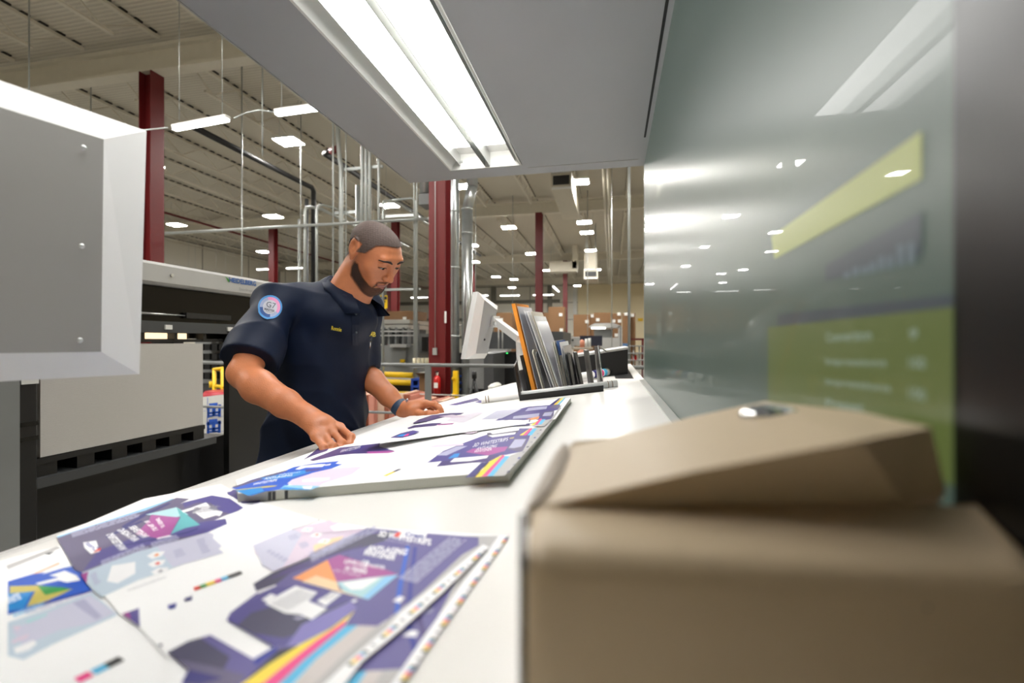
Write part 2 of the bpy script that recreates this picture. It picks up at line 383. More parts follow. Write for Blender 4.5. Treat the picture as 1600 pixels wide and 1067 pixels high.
for px, top, px2, r, what in ((476.5, 322, 500, .036, 'outer left'), (495, 319, 528, .028, 'inner left'), (598.4, 312, 622, .028, 'middle, by the man\'s crown')):
    p = onY(px, top, yc)
    pipe('hooked_conduit', [(p.x, yc, ZF), (p.x, yc, p.z - .12), (p.x + .02, yc + .02, p.z - .04), (p.x + .08, yc + .12, p.z), (p.x + .2, yc + .35, p.z), (p.x + .2, yc + 4.5, p.z - .1)], r, M_cond, 'conduit bending over at its top like a cane, %s' % what, 'conduit')
p = onY(598, 308, yc); p2 = onY(641, 303, yc); p3 = onY(641, 312, yc)
pipe('arched_conduit', [(p.x, yc + .3, p.z), (p2.x - .1, yc + .3, p2.z), (p3.x, yc + .3, p2.z - .08), (p3.x, yc + .3, ZF)], .028, M_cond, 'arched conduit running level then dropping left of the near red column', 'conduit')
# ducts
for px, r, what, bend in ((709.5, .1, 'tall straight galvanised round duct hugging the near red column', 0), (730, .105, 'galvanised round duct with an angled elbow near the hood', 1)):
    Yd = 8.6; x = X_at(px, Yd); t = thing('round_duct', what, 'duct', (x, Yd, ZF))
    if bend:
        e1 = onY(729, 328, Yd); e2 = onY(738, 292, Yd)
        MB().tube([(x, Yd, ZF), (x, Yd, e1.z)], r, 20).build('lower_run', M_galv, t)
        MB().tube([(x, Yd, e1.z), (e2.x, Yd + .0, e2.z)], r * .95, 20).build('elbow', M_galv, t)
        MB().tube([(e2.x, Yd, e2.z), (e2.x, Yd, ZC)], r, 20).build('upper_run', M_galv, t)
        zz = (e1.z, e1.z - .45, -.1)
    else:
        MB().tube([(x, Yd, ZF), (x, Yd, ZC)], r, 20).build('duct_run', M_galv, t); zz = (Z_at(710, 331, Yd), .1, 1.4)
    for zq in zz: MB().tube([(x, Yd, zq - .02), (x, Yd, zq + .02)], r + .008, 20).build('clamp_band', M_cond, t)
p = onY(664, 300, 9.2)
t = thing('duct_drop', 'short shiny round duct ending in a grey plenum left of the near red column', 'duct', (p.x, 9.2, p.z - .3))
MB().tube([(p.x, 9.2, ZC), (p.x, 9.2, p.z - .05)], .11, 18).build('duct_run', M_galv, t)
MB().box((p.x + .2, 9.3, p.z - .18), (.6, .4, .22)).build('plenum', M_grey, t)
# ceiling units
def cunit(a, b, Y0, Y1, lab, vent):
    p = onY(*a, Y0); q = onY(*b, Y0); t = thing('ceiling_unit', lab, 'air unit', ((p.x + q.x) / 2, Y0, q.z))
    MB().b2((p.x, Y0, q.z), (q.x, Y1, p.z)).build('casing', M_steel_w, t)
    if vent:
        MB().b2((p.x + (q.x - p.x) * .1, Y0 - .03, q.z + (p.z - q.z) * .25), (q.x - (q.x - p.x) * .1, Y0, p.z - (p.z - q.z) * .25)).build('grille', M_black, t)
        m = MB(); m.b2((p.x + .02, Y0 - .06, p.z - .06), (q.x - .02, Y0, p.z - .0)); m.b2((p.x + .02, Y0 - .06, q.z), (q.x - .02, Y0, q.z + .06)); m.build('flange', M_white, t)
    for xx in (p.x + .1, q.x - .1): MB().tube([(xx, Y0 + .2, p.z), (xx, Y0 + .2, ZC)], .012, 6).build('hanger', M_cond, t)
cunit((861, 269), (893, 295), 14.5, 18.2, 'large cream ceiling air unit with black grille near the hood edge', 1)
cunit((858, 410), (901, 424), 31, 32, 'long horizontal white duct below the far roof, left of the square drop', 0)
p = onY(902, 390, 31); q = onY(894, 420, 31)
MB().b2((q.x, 31, q.z), (p.x, 32, ZC)).build('duct_riser', M_steel_w, label='cream duct riser joining the long horizontal white duct to the roof', cat='duct')
cunit((913, 395), (933, 420), 26, 27, 'square duct drop hanging with its own lamp on top', 0)
cunit((912, 421), (934, 436), 25.4, 27.2, 'boxy white air outlet with black slot under the square duct drop', 1)
# cables, rods
for px, d, lab in ((142, 9, 'at top left above the screen back'), (378, 9, 'between the left red column and the man'), (410, 8, 'hanging at the cable between strip lights'), (470, 11, 'below the largest high bay light'), (983, 10, 'left of the glass, thick pair'), (956, 16, 'left of the thick pair by the glass'), (918, 20, 'over the far lamp hood'), (801, 20, 'over the cardboard boxes'), (743, 18, 'right of the round ducts')):
    x = X_at(px, d); lo = {142: 2.2, 378: ZF, 410: 3.6, 470: 1.5, 983: -.6}.get(px, 1.2 if px < 900 else -.5)
    pipe('hanging_rod', [(x, d, lo), (x, d, ZC)], .028 if px == 983 else .014, M_cond, 'thin vertical rod %s' % lab, 'rod')
for px in (920, 928):
    x = X_at(px, 10) ; 
    pipe('roof_conduit', [(X_at(953, 40) * 0 + (-.12 if px == 920 else .02) * 1.0 - .1, 3, 5.3 if px == 920 else 5.25), ((-.12 if px == 920 else .02) - .1, 45, 5.3 if px == 920 else 5.25)], .06, M_steel_w, 'cream conduit running back under the roof, %s one of a pair' % ('left' if px == 920 else 'right'), 'conduit')
# ================================================================ MID-GROUND
def slab(a, b, Y0, Y1, mb, mi=0, bev=0):
    """box whose front face spans two measured directions on the plane y = Y0"""
    p, q = onY(*a, Y0), onY(*b, Y0); mb.b2((p.x, Y0, p.z), (q.x, Y1, q.z), mi, bev); return p, q
# railing
ry = 5.3
t = thing('guard_railing', 'grey tubular guard railing running behind the man to the monitor', 'railing', (-3, ry, ZF))
MB().tube([(-7.6, ry, -.28), (1.0, ry, -.28)], .022, 12).build('top_rail', M_grey, t)
MB().tube([(-7.6, ry, -.86), (1.0, ry, -.86)], .016, 10).build('mid_rail', M_grey, t)
for x in (X_at(669, ry), X_at(669, ry) - 2.2, X_at(669, ry) - 4.4, .4): MB().b2((x - .035, ry - .02, ZF), (x + .035, ry + .02, -.29)).build('post', M_grey, t)
pipe('rope_cable', [onY(575, 614, 7), onY(650, 616, 7), onY(713, 618, 7), onY(760, 619, 7)], .009, M_cond, 'thin pale cable stretched across behind the railing post', 'cable')
# press delivery at left (face on x = PX)
PX = -2.9
def pl(px, py, X=PX): return onX(px, py, X)
t = thing('printing_press', 'huge grey and black printing press delivery at left holding the paper pile', 'printing press', (PX - .6, 2.8, ZF))
y0, y1 = 1.2, pl(434, 450).y
zt = pl(222, 405).z; zb = pl(300, 452.0).z
m = MB(); m.b2((PX - 1.2, y0, zb), (PX, y1, zt), 0, .02); m.build('top_cover', M_lgrey, t)
zg = pl(300, 511).z
m = MB(); m.b2((PX - 1.2, y0, zg - .02), (PX - .06, y1 - .05, zb)); m.build('glass_guard', mat('dark_guard', (7, 6, 6), .25, spec=.25), t)
MB().b2((PX - .08, y0, zg - .045), (PX - .01, y1, zg + .03)).build('cross_bar', M_dkgrey, t)
for (px, py) in ((264, 514), (360, 518)):
    p = pl(px, py - 1.5, PX); MB().box((PX - .005, p.y, zg - .008), (.012, .05, .03)).build('label_plate', M_white, t)
p1, p2 = pl(222, 489), pl(312, 496)
m = MB(); m.tube([(PX - .045, p1.y, p1.z), (PX - .045, p2.y, p1.z)], [.009, .003], 8); m.build('lit_edge', M_alu, t)
m = MB(); m.b2((PX - .06, p1.y + .35, zg + .06), (PX - .03, p1.y + .75, zg + .1)); m.build('cylinder_block', M_black, t)
zs = pl(222, 535).z; zs0 = pl(62, 717).z
y_a, y_b = pl(63, 600).y, pl(317, 600).y
m = MB()
yy = y_a
for k in range(6): m.b2((PX - .10, y_a + .1 + k * .236, zs + .012), (PX - .04, y_a + .125 + k * .236, zg - .045))
m.b2((PX - 1.1, y_a, zs + .0), (PX - .05, y_b + .8, zs + .02)); m.build('gripper_row', M_black, t)
E_press = emat('press_strip_glow', (255, 225, 180), 1.6)
MB().b2((PX - .14, y_a - .2, zs + .022), (PX - .12, y_b - .02, zg - .046)).build('inner_glow_plate', E_press, t)  # emissive plate stands in for the warm lit strip above the pile
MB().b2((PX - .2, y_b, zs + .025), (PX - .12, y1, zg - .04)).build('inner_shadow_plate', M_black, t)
# frame, post, plinth
zp = pl(62, 745).z
m = MB(); m.b2((PX - .05, pl(358, 600).y, ZF), (PX, y1, zg), 0); m.b2((PX - 1.25, y1 - .1, ZF), (PX - 1.0, y1, zg), 0); m.b2((PX - 1.2, y0, ZF), (PX - .25, y1 - .3, zs0 - .17), 0); m.build('lower_body', M_black, t)
pf = PX + .12
m = MB(); ya, yb = onX(26, 650, pf).y, onX(60, 650, pf).y; m.b2((PX - .1, ya, ZF), (pf, yb, onX(60, 560, pf).z + .3), 0, .01); m.build('side_post', M_black, t)
for py in (663, 686):
    c = onX(45, py, pf); MB().box((pf, c.y, c.z), (.01, .075, .02)).build('vent_slot', M_blackg, t)
c = onX(46, 594, pf); MB().box((pf, c.y, c.z), (.012, .07, .04)).build('plate', M_white, t)
m = MB(); m.b2((PX - .2, 0.2, ZF), (pf + .02, ya, .6)); m.build('side_panel', M_grey, t)
p = pl(372, 441); xf = Vector((PX + .004, pl(351, 438).y, pl(372, 444.5).z))
xe = pl(394, 447).y - xf.y
m = MB(); m.text('HEIDELBERG', (PX + .004, xf.y + .04, pl(372, 443.5).z), (0, 1, 0), (0, 0, 1), 0, (xe, .04), .03); m.build('logo', mat('logo_blue', (30, 90, 165), .4), t)
m = MB(); m.add([(PX + .004, xf.y, xf.z + .045), (PX + .004, xf.y + .05, xf.z + .02), (PX + .004, xf.y + .035, xf.z + .0)], [[0, 1, 2]]); m.build('logo_leaf', mat('logo_green', (70, 150, 60), .4), t)
m = MB(); m.text('Speedmaster', (PX + .004, xf.y + .14, xf.z - .055), (0, 1, 0), (0, 0, 1), 0, (xe * .62, .03)); m.build('model_text', M_grey, t)
MB().tube([(PX, pl(268, 430.5).y, pl(268, 430.5).z), (PX + .01, pl(268, 430.5).y, pl(268, 430.5).z)], .012, 12).build('cover_screw', M_alu, t)
# paper pile + pallet
M_pile = wave_mat('pile_edges', (198, 195, 190), (176, 173, 168), 60, 'Z', .8, distort=6)
MB().b2((PX - .8, y_a, zs0 + .005), (PX, y_b, zs - .01)).build('paper_pile', M_pile, label='tall white pile of paper sheets inside the press delivery', cat='paper pile')
t = thing('pallet', 'black pallet carrying the tall paper pile in the press', 'pallet', (PX - .4, (y_a + y_b) / 2, zs0 - .13))
m = MB(); m.b2((PX - .85, y_a - .05, zs0 - .03), (PX + .0, y_b + .02, zs0)); m.build('deck', M_black, t)
for k in range(6):
    yk = y_a + k * (y_b - y_a - .06) / 5; MB().b2((PX - .82, yk, zs0 - .1), (PX - .02, yk + .09, zs0 - .03)).build('runner', M_black, t)
m = MB(); m.b2((PX - .9, y_a - .15, zs0 - .15), (PX + .02, y_b + .1, zs0 - .1)); m.build('lift_plate', M_dkgrey, t)
# ---- things seen in the gap between the pile and the man
gy = 7.2
t = thing('bin_rack', 'rack of small black bins seen between paper pile and man', 'rack', onY(343, 545, gy) - Vector((0, 0, .9)))
m = MB(); p, q = slab((305, 520), (382, 672), gy + .3, gy + .35, m); m.build('back', M_grey, t)
for r in range(5):
    for c in range(6):
        bx = MB(); slab((308 + c * 11.5, 523 + r * 15), (316 + c * 11.5, 533 + r * 15), gy, gy + .3, bx, 0); bx.build('bin', M_black, t)
m = MB(); slab((305, 600), (382, 640), gy + .1, gy + .35, m); m.build('lower_shelf', M_dkgrey, t)
t = thing('yellow_guard', 'small yellow tubular guard left of the man\'s elbow', 'guard', onY(343, 606, 6.4) - Vector((0, 0, .2)))
for a, b in (((335, 577), (335, 690)), ((348, 574), (348, 690)), ((334, 578), (349, 576)), ((334, 604), (372, 606)), ((330, 596), (330, 606))):
    MB().tube([onY(*a, 6.4), onY(*b, 6.4)], .03, 8).build('rail', M_yellow, t)
m = MB(); slab((345, 608), (375, 668), 6.5, 6.9, m); m.build('blue_crate', M_blue, label='blue crate just behind the printed poster board', cat='crate')
m = MB(); p = onY(330, 616, 5.9); m.tube([Vector((p.x, p.y + .2, ZF)), p + Vector((0, .2, -.02)), p + Vector((0, .2, .03))], [.2, .26, .22], 18); m.build('red_tub', mat('tub_red', (165, 24, 44), .4), label='round red lidded tub behind the printed poster board', cat='tub')
py_ = 5.6
A_, B_, C_, D_ = onY(314, 621, py_), onY(357, 616, py_), onY(356, 688, py_), onY(313, 688, py_)
m = MB(); m.prism([D_, C_, B_, A_], (0, .02, 0), 0)
def onp(u, v): return A_ + (B_ - A_) * u + (D_ - A_) * v + Vector((0, -.003, 0))
for v0 in (.17, .54):
    for (u0, u1, w0, w1) in ((.3, .62, 0, .08), (.22, .76, .07, .13), (.26, .72, .2, .25), (.3, .68, .27, .31), (.25, .33, .05, .33), (.64, .74, .05, .33), (.42, .55, .12, .3)):
        m.add([onp(u0, v0 + w0), onp(u1, v0 + w0), onp(u1, v0 + w1), onp(u0, v0 + w1)], [[3, 2, 1, 0]], 1)
for (u0, u1, w0, w1) in ((.24, .26, .03, .93), (.1, .9, .33, .335), (.5, .9, .5, .505), (.5, .9, .84, .845)):
    m.add([onp(u0, w0), onp(u1, w0), onp(u1, w1), onp(u0, w1)], [[3, 2, 1, 0]], 1)
m.build('poster_board', [M_white, mat('print_blue', (30, 90, 200), .5)], label='white board printed with two blue carton layouts left of the man', cat='board')
m = MB(); slab((300, 690), (357, 705), 4.9, 6.2, m); m.build('low_table', mat('table_olive', (110, 106, 92), .5), label='low drab table under the blue printed board', cat='table')
m = MB(); m.b2((-6.5, 3.7, ZF), (-2.3, 5.0, ZF + .03)); m.build('floor_plate', M_lgrey, label='pale metal floor plate beyond the press', cat='plate')

# ---- machinery behind the railing
my = 11.5
t = thing('folding_machine', 'large grey industrial machine with rails between man and near red column', 'machine', onY(640, 560, my) * 1 + Vector((0, .6, -1.0)))
m = MB(); slab((592, 540), (650, 583), my, my + 1.6, m); m.build('body', M_grey, t)
m = MB(); slab((609, 538), (635, 543), my - .25, my, m); m.build('control_lid', M_lgrey, t)
m = MB(); slab((611, 543), (634, 571), my - .1, my, m); m.build('front_door', M_grey, t)
m = MB(); slab((590, 500), (640, 506), my + .6, my + 2, m); slab((590, 508), (638, 514), my + .5, my + 2, m); m.build('top_deck', M_alu, t)
m = MB(); slab((592, 514), (640, 538), my + .8, my + 2, m); m.build('inner_works', M_dkgrey, t)
for px in (598, 606, 617, 628, 636): mm = MB(); slab((px, 512), (px + 2.5, 540), my + .45, my + .6, mm); mm.build('upright', M_grey, t)
for yq in (517, 523.5): mm = MB(); slab((590, yq), (652, yq + 2), my + .3, my + .36, mm); mm.build('handrail', M_lgrey, t)
m = MB(); slab((653, 522), (672, 551), my + .1, my + 1.5, m); m.build('side_cabinet', M_grey, t)
m = MB(); slab((659, 527), (667, 549), my + .0, my + .1, m); m.build('side_window', M_black, t)
m = MB(); slab((650, 505), (653, 600), my - .1, my, m); m.build('end_post', M_grey, t)
m = MB(); slab((625, 562), (632, 567), my - .15, my - .1, m); m.build('warning_tag', M_yellow, t)
t = thing('jar_shelf', 'narrow shelf of cream tins behind the near red column', 'shelf', onY(675, 575, 9.0))
m = MB(); slab((641, 573), (709, 576), 9.0, 9.4, m); m.build('board', M_grey, t)
j0 = None
for i, px in enumerate((642.5, 649, 655.5, 662, 668.5, 704)):
    a, b = onY(px, 560, 9.05), onY(px + 5.4, 573, 9.05); r = (b.x - a.x) / 2
    MB().tube([((a.x + b.x) / 2, 9.12, b.z + .001), ((a.x + b.x) / 2, 9.12, a.z)], r, 12).build('ink_tin', mat('cream_tin', (214, 206, 176), .5), label='cream tin on the narrow shelf, %s' % ('alone at its right end' if i == 5 else 'one of the row at its left'), cat='tin', group=None if i == 5 else 'cream tins at the left of the shelf')
by = 9.7
t = thing('safety_barrier', 'yellow double-rail safety barrier behind the man\'s left arm', 'barrier', onY(640, 590, by) - Vector((0, 0, .5)))
for a, b in (((560, 583.5), (645, 587)), ((560, 595), (655, 599)), ((560, 614), (648, 617))):
    MB().tube([onY(*a, by), onY(*b, by)], .062, 10).build('rail', M_yellow, t)
m = MB(); slab((575, 600), (645, 612), by + .2, by + 1.4, m); m.build('black_bin', M_black, label='long black bin between the yellow barrier rails', cat='bin')
t = thing('yellow_post', 'upright yellow guard post right of the near red column', 'post', onY(711, 625, 7.6))
m = MB(); slab((707.5, 580), (714.5, 665), 7.6, 7.68, m); m.build('post', M_yellow, t)
for yq in (592, 618): c = onY(708, yq, 7.58); MB().sphere(c, .03).build('bolt', M_yellow, t)
def crate(a, b, Y, lab):
    t = thing('plastic_pallet', lab, 'pallet', onY((a[0] + b[0]) / 2, b[1], Y)); h = (b[1] - a[1])
    n = 5; g = h / n
    for k in range(n): m = MB(); slab((a[0], a[1] + k * g), (b[0], a[1] + (k + .3) * g), Y, Y + .7, m); m.build('deck', M_blue, t)
    for k in range(n):
        for s_ in (0, .75):
            m = MB(); w_ = b[0] - a[0]; slab((a[0] + w_ * s_, a[1] + g * (k + .3)), (a[0] + w_ * (s_ + .25), a[1] + g * (k + 1)), Y + .02, Y + .4, m); m.build('block', M_blue, t)
crate((642, 592), (656, 646), 8.9, 'blue plastic pallets left of the cardboard carton')
crate((699, 590), (706, 646), 8.9, 'blue plastic pallets between red column and yellow post')
def carton(a, b, Y, lab, dz=.9, labels=(), gr=None, m_=None, flap=False):
    t = thing('cardboard_box', lab, 'box', onY((a[0] + b[0]) / 2, b[1], Y), gr)
    m = MB(); p, q = slab(a, b, Y, Y + dz, m)
    if b[1] >= 555: m = MB(); m.b2((p.x, Y, ZF), (q.x, Y + dz, p.z))
    m.build('carton', m_ or M_card, t)
    for (u, v) in labels:
        m = MB(); slab((u - 2.6, v - 2.4), (u + 2.6, v + 2.4), Y - .03, Y - .005, m); m.build('label', M_white, t)
    if flap:
        p = onY(a[0], a[1], Y); q = onY(b[0], a[1], Y); m = MB(); m.prism([p, q, q + Vector((.03, -.12, .06)), p + Vector((-.03, -.12, .06))], (0, .0, .005)); m.build('flap', M_card, t)
carton((655, 588), (670, 618), 8.3, 'open cardboard carton in front of the near red column\'s left edge', .4, flap=True)
# pink paper reels / rolls leaning (row of cardboard cores)
M_pink = mat('salmon_board', (206, 140, 122), .7, namt=.1); M_pink2 = mat('pale_board', (222, 190, 168), .7); M_rust = mat('rust_board', (150, 84, 60), .8)
rx = 553
k = 0
while rx < 690:
    w_ = (7, 11, 5, 9, 4, 12, 6)[k % 7]; top = 616 + (k * 37 % 9) if rx < 640 else 626 + (k * 13 % 4)
    m = MB(); slab((rx, top), (rx + w_ - .8, 700), 6.6 + (k % 3) * .03, 7.2, m)
    m.build('die_board', [M_pink, M_pink2, M_rust, M_pink][k % 4], label='tall pink-toned cutting board filed upright below the railing', cat='board', group='cutting boards filed upright behind the man')
    rx += w_; k += 1
for i, px in enumerate((648, 655, 664)):
    m = MB(); slab((px, 628), (px + 5, 690), 6.3, 6.4, m); m.build('red_folder', M_red if i < 2 else M_pink2, label='small reddish folder in front of the pink boards', cat='folder', group='reddish folders by the railing post')
# stacks / shelving behind, sign
t = thing('warning_sign', 'yellow sign with black writing hung behind the man\'s chin', 'sign', onY(594, 482, 14))
m = MB(); slab((582, 462.5), (605, 482.5), 14, 14.02, m); m.build('plate', M_yellow, t)
m = MB(); slab((583, 464), (604, 468.5), 13.98, 14, m)
for r in range(3): slab((586, 471 + r * 3.6), (602 - r * 2, 472.6 + r * 3.6), 13.98, 14, m)
m.build('print', M_black, t)
for px in (584, 603): MB().tube([onY(px, 462, 14.01), Vector((X_at(px, 14.01), 14.01, ZC))], .006, 5).build('hanger', M_cond, t)
carton((590, 487), (650, 500), 12.2, 'wide cardboard box on top of the grey machine deck', .8, [(632, 498)])
# right of the red column: cabinet, dark press, tripod
t = thing('control_cabinet', 'pale grey control cabinet below the tilted monitor', 'cabinet', onY(755, 608, 8.2))
m = MB(); slab((733, 555), (757, 608), 8.2, 8.9, m); m.build('body', M_grey, t)
m = MB(); slab((756, 553), (771, 618), 8.1, 9.0, m); m.build('side_door', M_dkgrey, t)
m = MB(); slab((753, 570), (754.2, 574), 8.16, 8.2, m); m.build('handle', M_black, t)
t = thing('dark_press', 'long dark press unit with platform railings behind the monitor arm', 'printing press', onY(830, 600, 9.6))
m = MB(); slab((762, 519), (880, 546), 9.6, 11.5, m); m.build('upper_body', mat('press_slate', (66, 68, 70), .5), t)
m = MB(); slab((762, 546), (792, 549.5), 9.2, 9.6, m); m.build('step_plate', M_lgrey, t)
m = MB(); slab((716, 552), (880, 640), 9.7, 11.5, m); m.build('lower_body', M_black, t)
for px in (763, 779, 785): m = MB(); p = onY(px, 545, 9.3); q = onY(px, 512, 9.3); m.tube([p, q], .014, 8); m.build('rail_post', M_lgrey, t)
m = MB(); m.tube([onY(715, 509, 9.3), onY(763, 510, 9.3)], .014, 8); m.build('rail', M_lgrey, t)
for px, c_ in ((792, (60, 255, 120)), (810, (255, 210, 60))):
    m = MB(); slab((px - .6, 551.5), (px + .6, 553), 9.66, 9.7, m); m.build('indicator', emat('led_%d' % px, c_, 3), t)
t = thing('tripod', 'small black tripod standing between table edge and cabinet', 'tripod', onY(740, 640, 6.2))
a = onY(741, 592, 6.2)
for px in (717, 741, 765): MB().tube([a, Vector((X_at(px, 6.2), 6.2 + (.35 if px == 741 else 0), ZF))], .016, 8).build('leg', M_black, t)
MB().tube([a, a + Vector((0, 0, .1))], .035, 10).build('head', M_black, t)
m = MB(); slab((762, 601), (774, 693), 6.4, 6.8, m, 0, .03); m.build('white_bag', M_white, label='crumpled pale bag right of the black tripod', cat='bag')
# far boxes
for a, b, Y, lb, lab in (((772, 489), (800, 562), 24, [(783, 500)], 'tall cardboard carton right of the tilted monitor'), ((797, 489), (840, 562), 25, [], 'cardboard carton behind the files'),
                      ((846, 489), (857, 562), 26, [(850, 501)], 'narrow cardboard carton left of the tallest box'), ((857, 480), (882, 562), 24.5, [(876, 492), (877, 516)], 'tallest plain cardboard box behind the files'),
                      ((896, 492), (922, 514), 24, [(917, 503)], 'upper cardboard box left of the far lamp hood'), ((896, 514.2), (922, 560), 24, [], 'lower cardboard box left of the far lamp hood'),
                      ((921, 491), (928, 560), 26, [(925, 494)], 'sliver of cardboard box above the far lamp hood\'s left'), ((928, 489), (954, 560), 25, [(934, 500)], 'wide cardboard box directly over the far lamp hood'),
                      ((955, 490), (971, 560), 25.2, [(967, 491), (959, 502), (968, 502), (963, 524)], 'cardboard box with several labels right of the lamp hood'), ((973, 490), (984, 560), 24, [(978, 491)], 'cardboard box left of the thick rod pair'), ((984, 490), (993, 560), 24.3, [(988, 493)], 'cardboard box right of the thick rod pair')):
    carton(a, b, Y, lab, .95, lb)
m = MB(); slab((997, 497.5), (1004.5, 502), YF - .25, YF - .05, m); m.build('yellow_sign', M_yellow, label='tiny yellow box mounted on the tan wall', cat='sign')
# far second console with its own hood lamp
cy = 19.0
t = thing('far_press_desk', 'distant press desk with lit lamp hood right of the files', 'desk', onY(945, 560, cy))
m = MB(); a, b = onY(919, 511, cy), onY(970, 509, cy); m.prism([(a.x, cy, a.z), (a.x + .25, cy, a.z + .14), (b.x - .3, cy, b.z + .1), (b.x, cy, b.z), (b.x, cy, b.z - .06), (b.x - .6, cy, b.z - .1), (a.x + .4, cy, a.z - .12)], (0, 1.6, 0)); m.build('hood', M_lgrey, t)
for k in range(6):
    m = MB(); slab((924 + k * 3.8, 512), (927 + k * 3.8, 514.2), cy - .05, cy + .02, m); m.build('lamp', emat('far_lamp_glow', (255, 250, 235), 6), t)
m = MB(); slab((966, 509), (969, 546), cy, cy + .3, m); slab((970, 510), (972, 546), cy, cy + .3, m); m.build('hood_post', M_lgrey, t)
m = MB(); slab((967.8, 512), (970.3, 546), cy + .01, cy + .1, m); m.build('post_channel', M_black, t)
m = MB(); slab((928, 515), (957, 528), cy + .3, cy + .4, m); m.build('rear_panel', M_grey, t)
m = MB(); slab((938, 528), (966, 547), cy - .5, cy - .4, m); m.build('desk_screen', M_lgrey, t)
m = MB(); slab((936, 547), (974, 587.5), cy - .5, cy + 1.2, m); m.build('base', M_grey, t)
def imac(a, b, Y, lab):
    t = thing('desktop_computer', lab, 'computer', onY((a[0] + b[0]) / 2, b[1] + 3, Y))
    m = MB(); slab(a, b, Y, Y + .04, m, 0, .01); m.build('screen_back', M_lgrey, t)
    cx = (a[0] + b[0]) / 2; m = MB(); slab((cx - 2.2, b[1] - 4), (cx + 2.2, b[1] + 2.6), Y - .06, Y - .01, m); m.build('stand', M_alu, t)
    m = MB(); m.sphere(onY(cx, (a[1] + b[1]) / 2 - 2, Y - .005), .035, 0, 10); m.build('emblem', M_dkgrey, t)
imac((883.5, 527), (906, 541), 14.0, 'desktop computer seen from behind, white, left of the far lamp hood')
imac((853, 529), (860, 541), 14.0, 'pale desktop computer half hidden by the files')
t = thing('standing_desk', 'pale standing desk under the white desktop computer', 'desk', onY(903, 560, 14))
m = MB(); slab((848, 543.6), (925, 546.5), 13.8, 14.6, m); m.build('desktop', mat('desk_beige', (176, 166, 148), .5), t)
m = MB(); slab((880, 546), (885, 606), 14.2, 14.3, m); m.build('leg', M_lgrey, t); m = MB(); slab((915, 546), (920, 606), 14.2, 14.3, m); m.build('leg', M_lgrey, t)
m = MB(); slab((906, 525), (941, 541), 16.5, 16.6, m); m.build('partition', mat('navy_panel', (34, 38, 54), .7), label='dark navy partition panel behind the white computer', cat='partition')
# a seated co-worker's head is only a few pixels behind the computer
hx = onY(909.5, 537, 15.2)
t = thing('person', 'person at the far desk, only the head showing beside the computer', 'person', hx - Vector((0, 0, .55)))
m = MB(); m.sphere(hx, (.095, .1, .125), 0, 14); m.tube([hx + Vector((0, .02, -.08)), hx + Vector((0, .03, -.2)), hx + Vector((0, .04, -.3)), Vector((hx.x, hx.y + .04, ZF))], [.055, .07, .2, .2], 12); m.build('body', mat('far_skin', (210, 140, 112), .6), t)
for px, h_, lab in ((916, 534, 'left'), (921, 533, 'right')):
    p = onY(px, 543, 13.9); q = onY(px, h_, 13.9); MB().tube([(p.x, 13.9, p.z + .001), (p.x, 13.9, q.z + .08), (p.x, 13.9, q.z + .05), (p.x, 13.9, q.z)], [.04, .04, .02, .02], 10).build('bottle', M_white, label='white bottle on the standing desk, the %s one of two' % lab, cat='bottle')
t = thing('rack_cart', 'light metal wire cart just left of the glass edge', 'cart', onY(995, 566, 9.5))
for px in (990, 999, 1006): m = MB(); p = onY(px, 541, 9.5); q = Vector((p.x, 9.5, ZF)); m.tube([p, q], .014, 8); m.build('upright', M_lgrey, t)
for yq in (540.5, 552, 563): m = MB(); slab((982, yq), (1007, yq + 1.4), 9.4, 9.9, m); m.build('shelf', M_grey, t)
m = MB(); slab((988, 555.5), (995, 563), 9.5, 9.7, m); m.build('red_can', mat('bright_red', (190, 22, 24), .3), label='small red container on the wire cart\'s lowest shelf', cat='container')
m = MB(); slab((973, 537), (982, 625), 11, 11.4, m); m.build('blue_bin', mat('pale_blue', (90, 130, 180), .5), label='small blue bin left of the thick rod pair', cat='bin')

m = MB(); slab((985, 529), (1007, 532), 12, 12.2, m); slab((1003, 532), (1006, 617), 12, 12.2, m); m.build('red_beam', M_red, label='short dark red beam above the wire cart', cat='beam')
# ================================================================ PRESS DESK
M_desk = mat('desk_top', (232, 230, 226), .38, namt=.01, coat=.2, crough=.2)
M_hood = mat('hood_grey', (176, 178, 182), .42, .2, namt=.02)
M_darkseam = mat('seam', (30, 30, 32), .6)
def on(x, y, h=0): return Vector((x, y, tz(x, h)))
t = thing('press_desk', 'wide white sloping inspection desk in front of the man', 'desk', on(-.35, 1.2, -.06) * 1 + Vector((0, 0, -1.1)))
out = [(-.85, -.6), (-.85, 1.95), (-.64, 3.05), (.15, 3.9), (.15, -.6)]
m = MB(); m.prism([on(x, y) for x, y in out][::-1], (0, 0, -.035)); m.build('desktop', M_desk, t)
m = MB(); m.prism([on(x, y, -.035) for x, y in ((-.78, -.5), (-.78, 1.9), (-.58, 2.9), (.12, 2.9), (.12, -.5))][::-1], (0, 0, -.12)); m.b2((-.5, -.4, ZF), (.1, 2.7, -.42)); m.build('cabinet', M_dkgrey, t)
m = MB()
for x, w_ in ((-.838, .0025), (-.822, .0015)): m.add([on(x, -.6, .0006), on(x + w_, -.6, .0006), on(x + w_, 1.95, .0006), on(x, 1.95, .0006)], [[0, 1, 2, 3]])
m.build('edge_groove', M_grey, t)
m = MB(); m.prism([on(.128, -.6, .0), on(.149, -.6, .0), on(.149, 2.26, .0), on(.128, 2.26, .0)], (0, 0, .004)); m.build('edge_rail', M_alu, t)
a, b, c, d = T(979, 573), T(990, 592), T(962, 592), T(955, 578)
m = MB(); m.prism([d, c, b, a], (0, 0, .002)); m.build('recess', M_black, t)
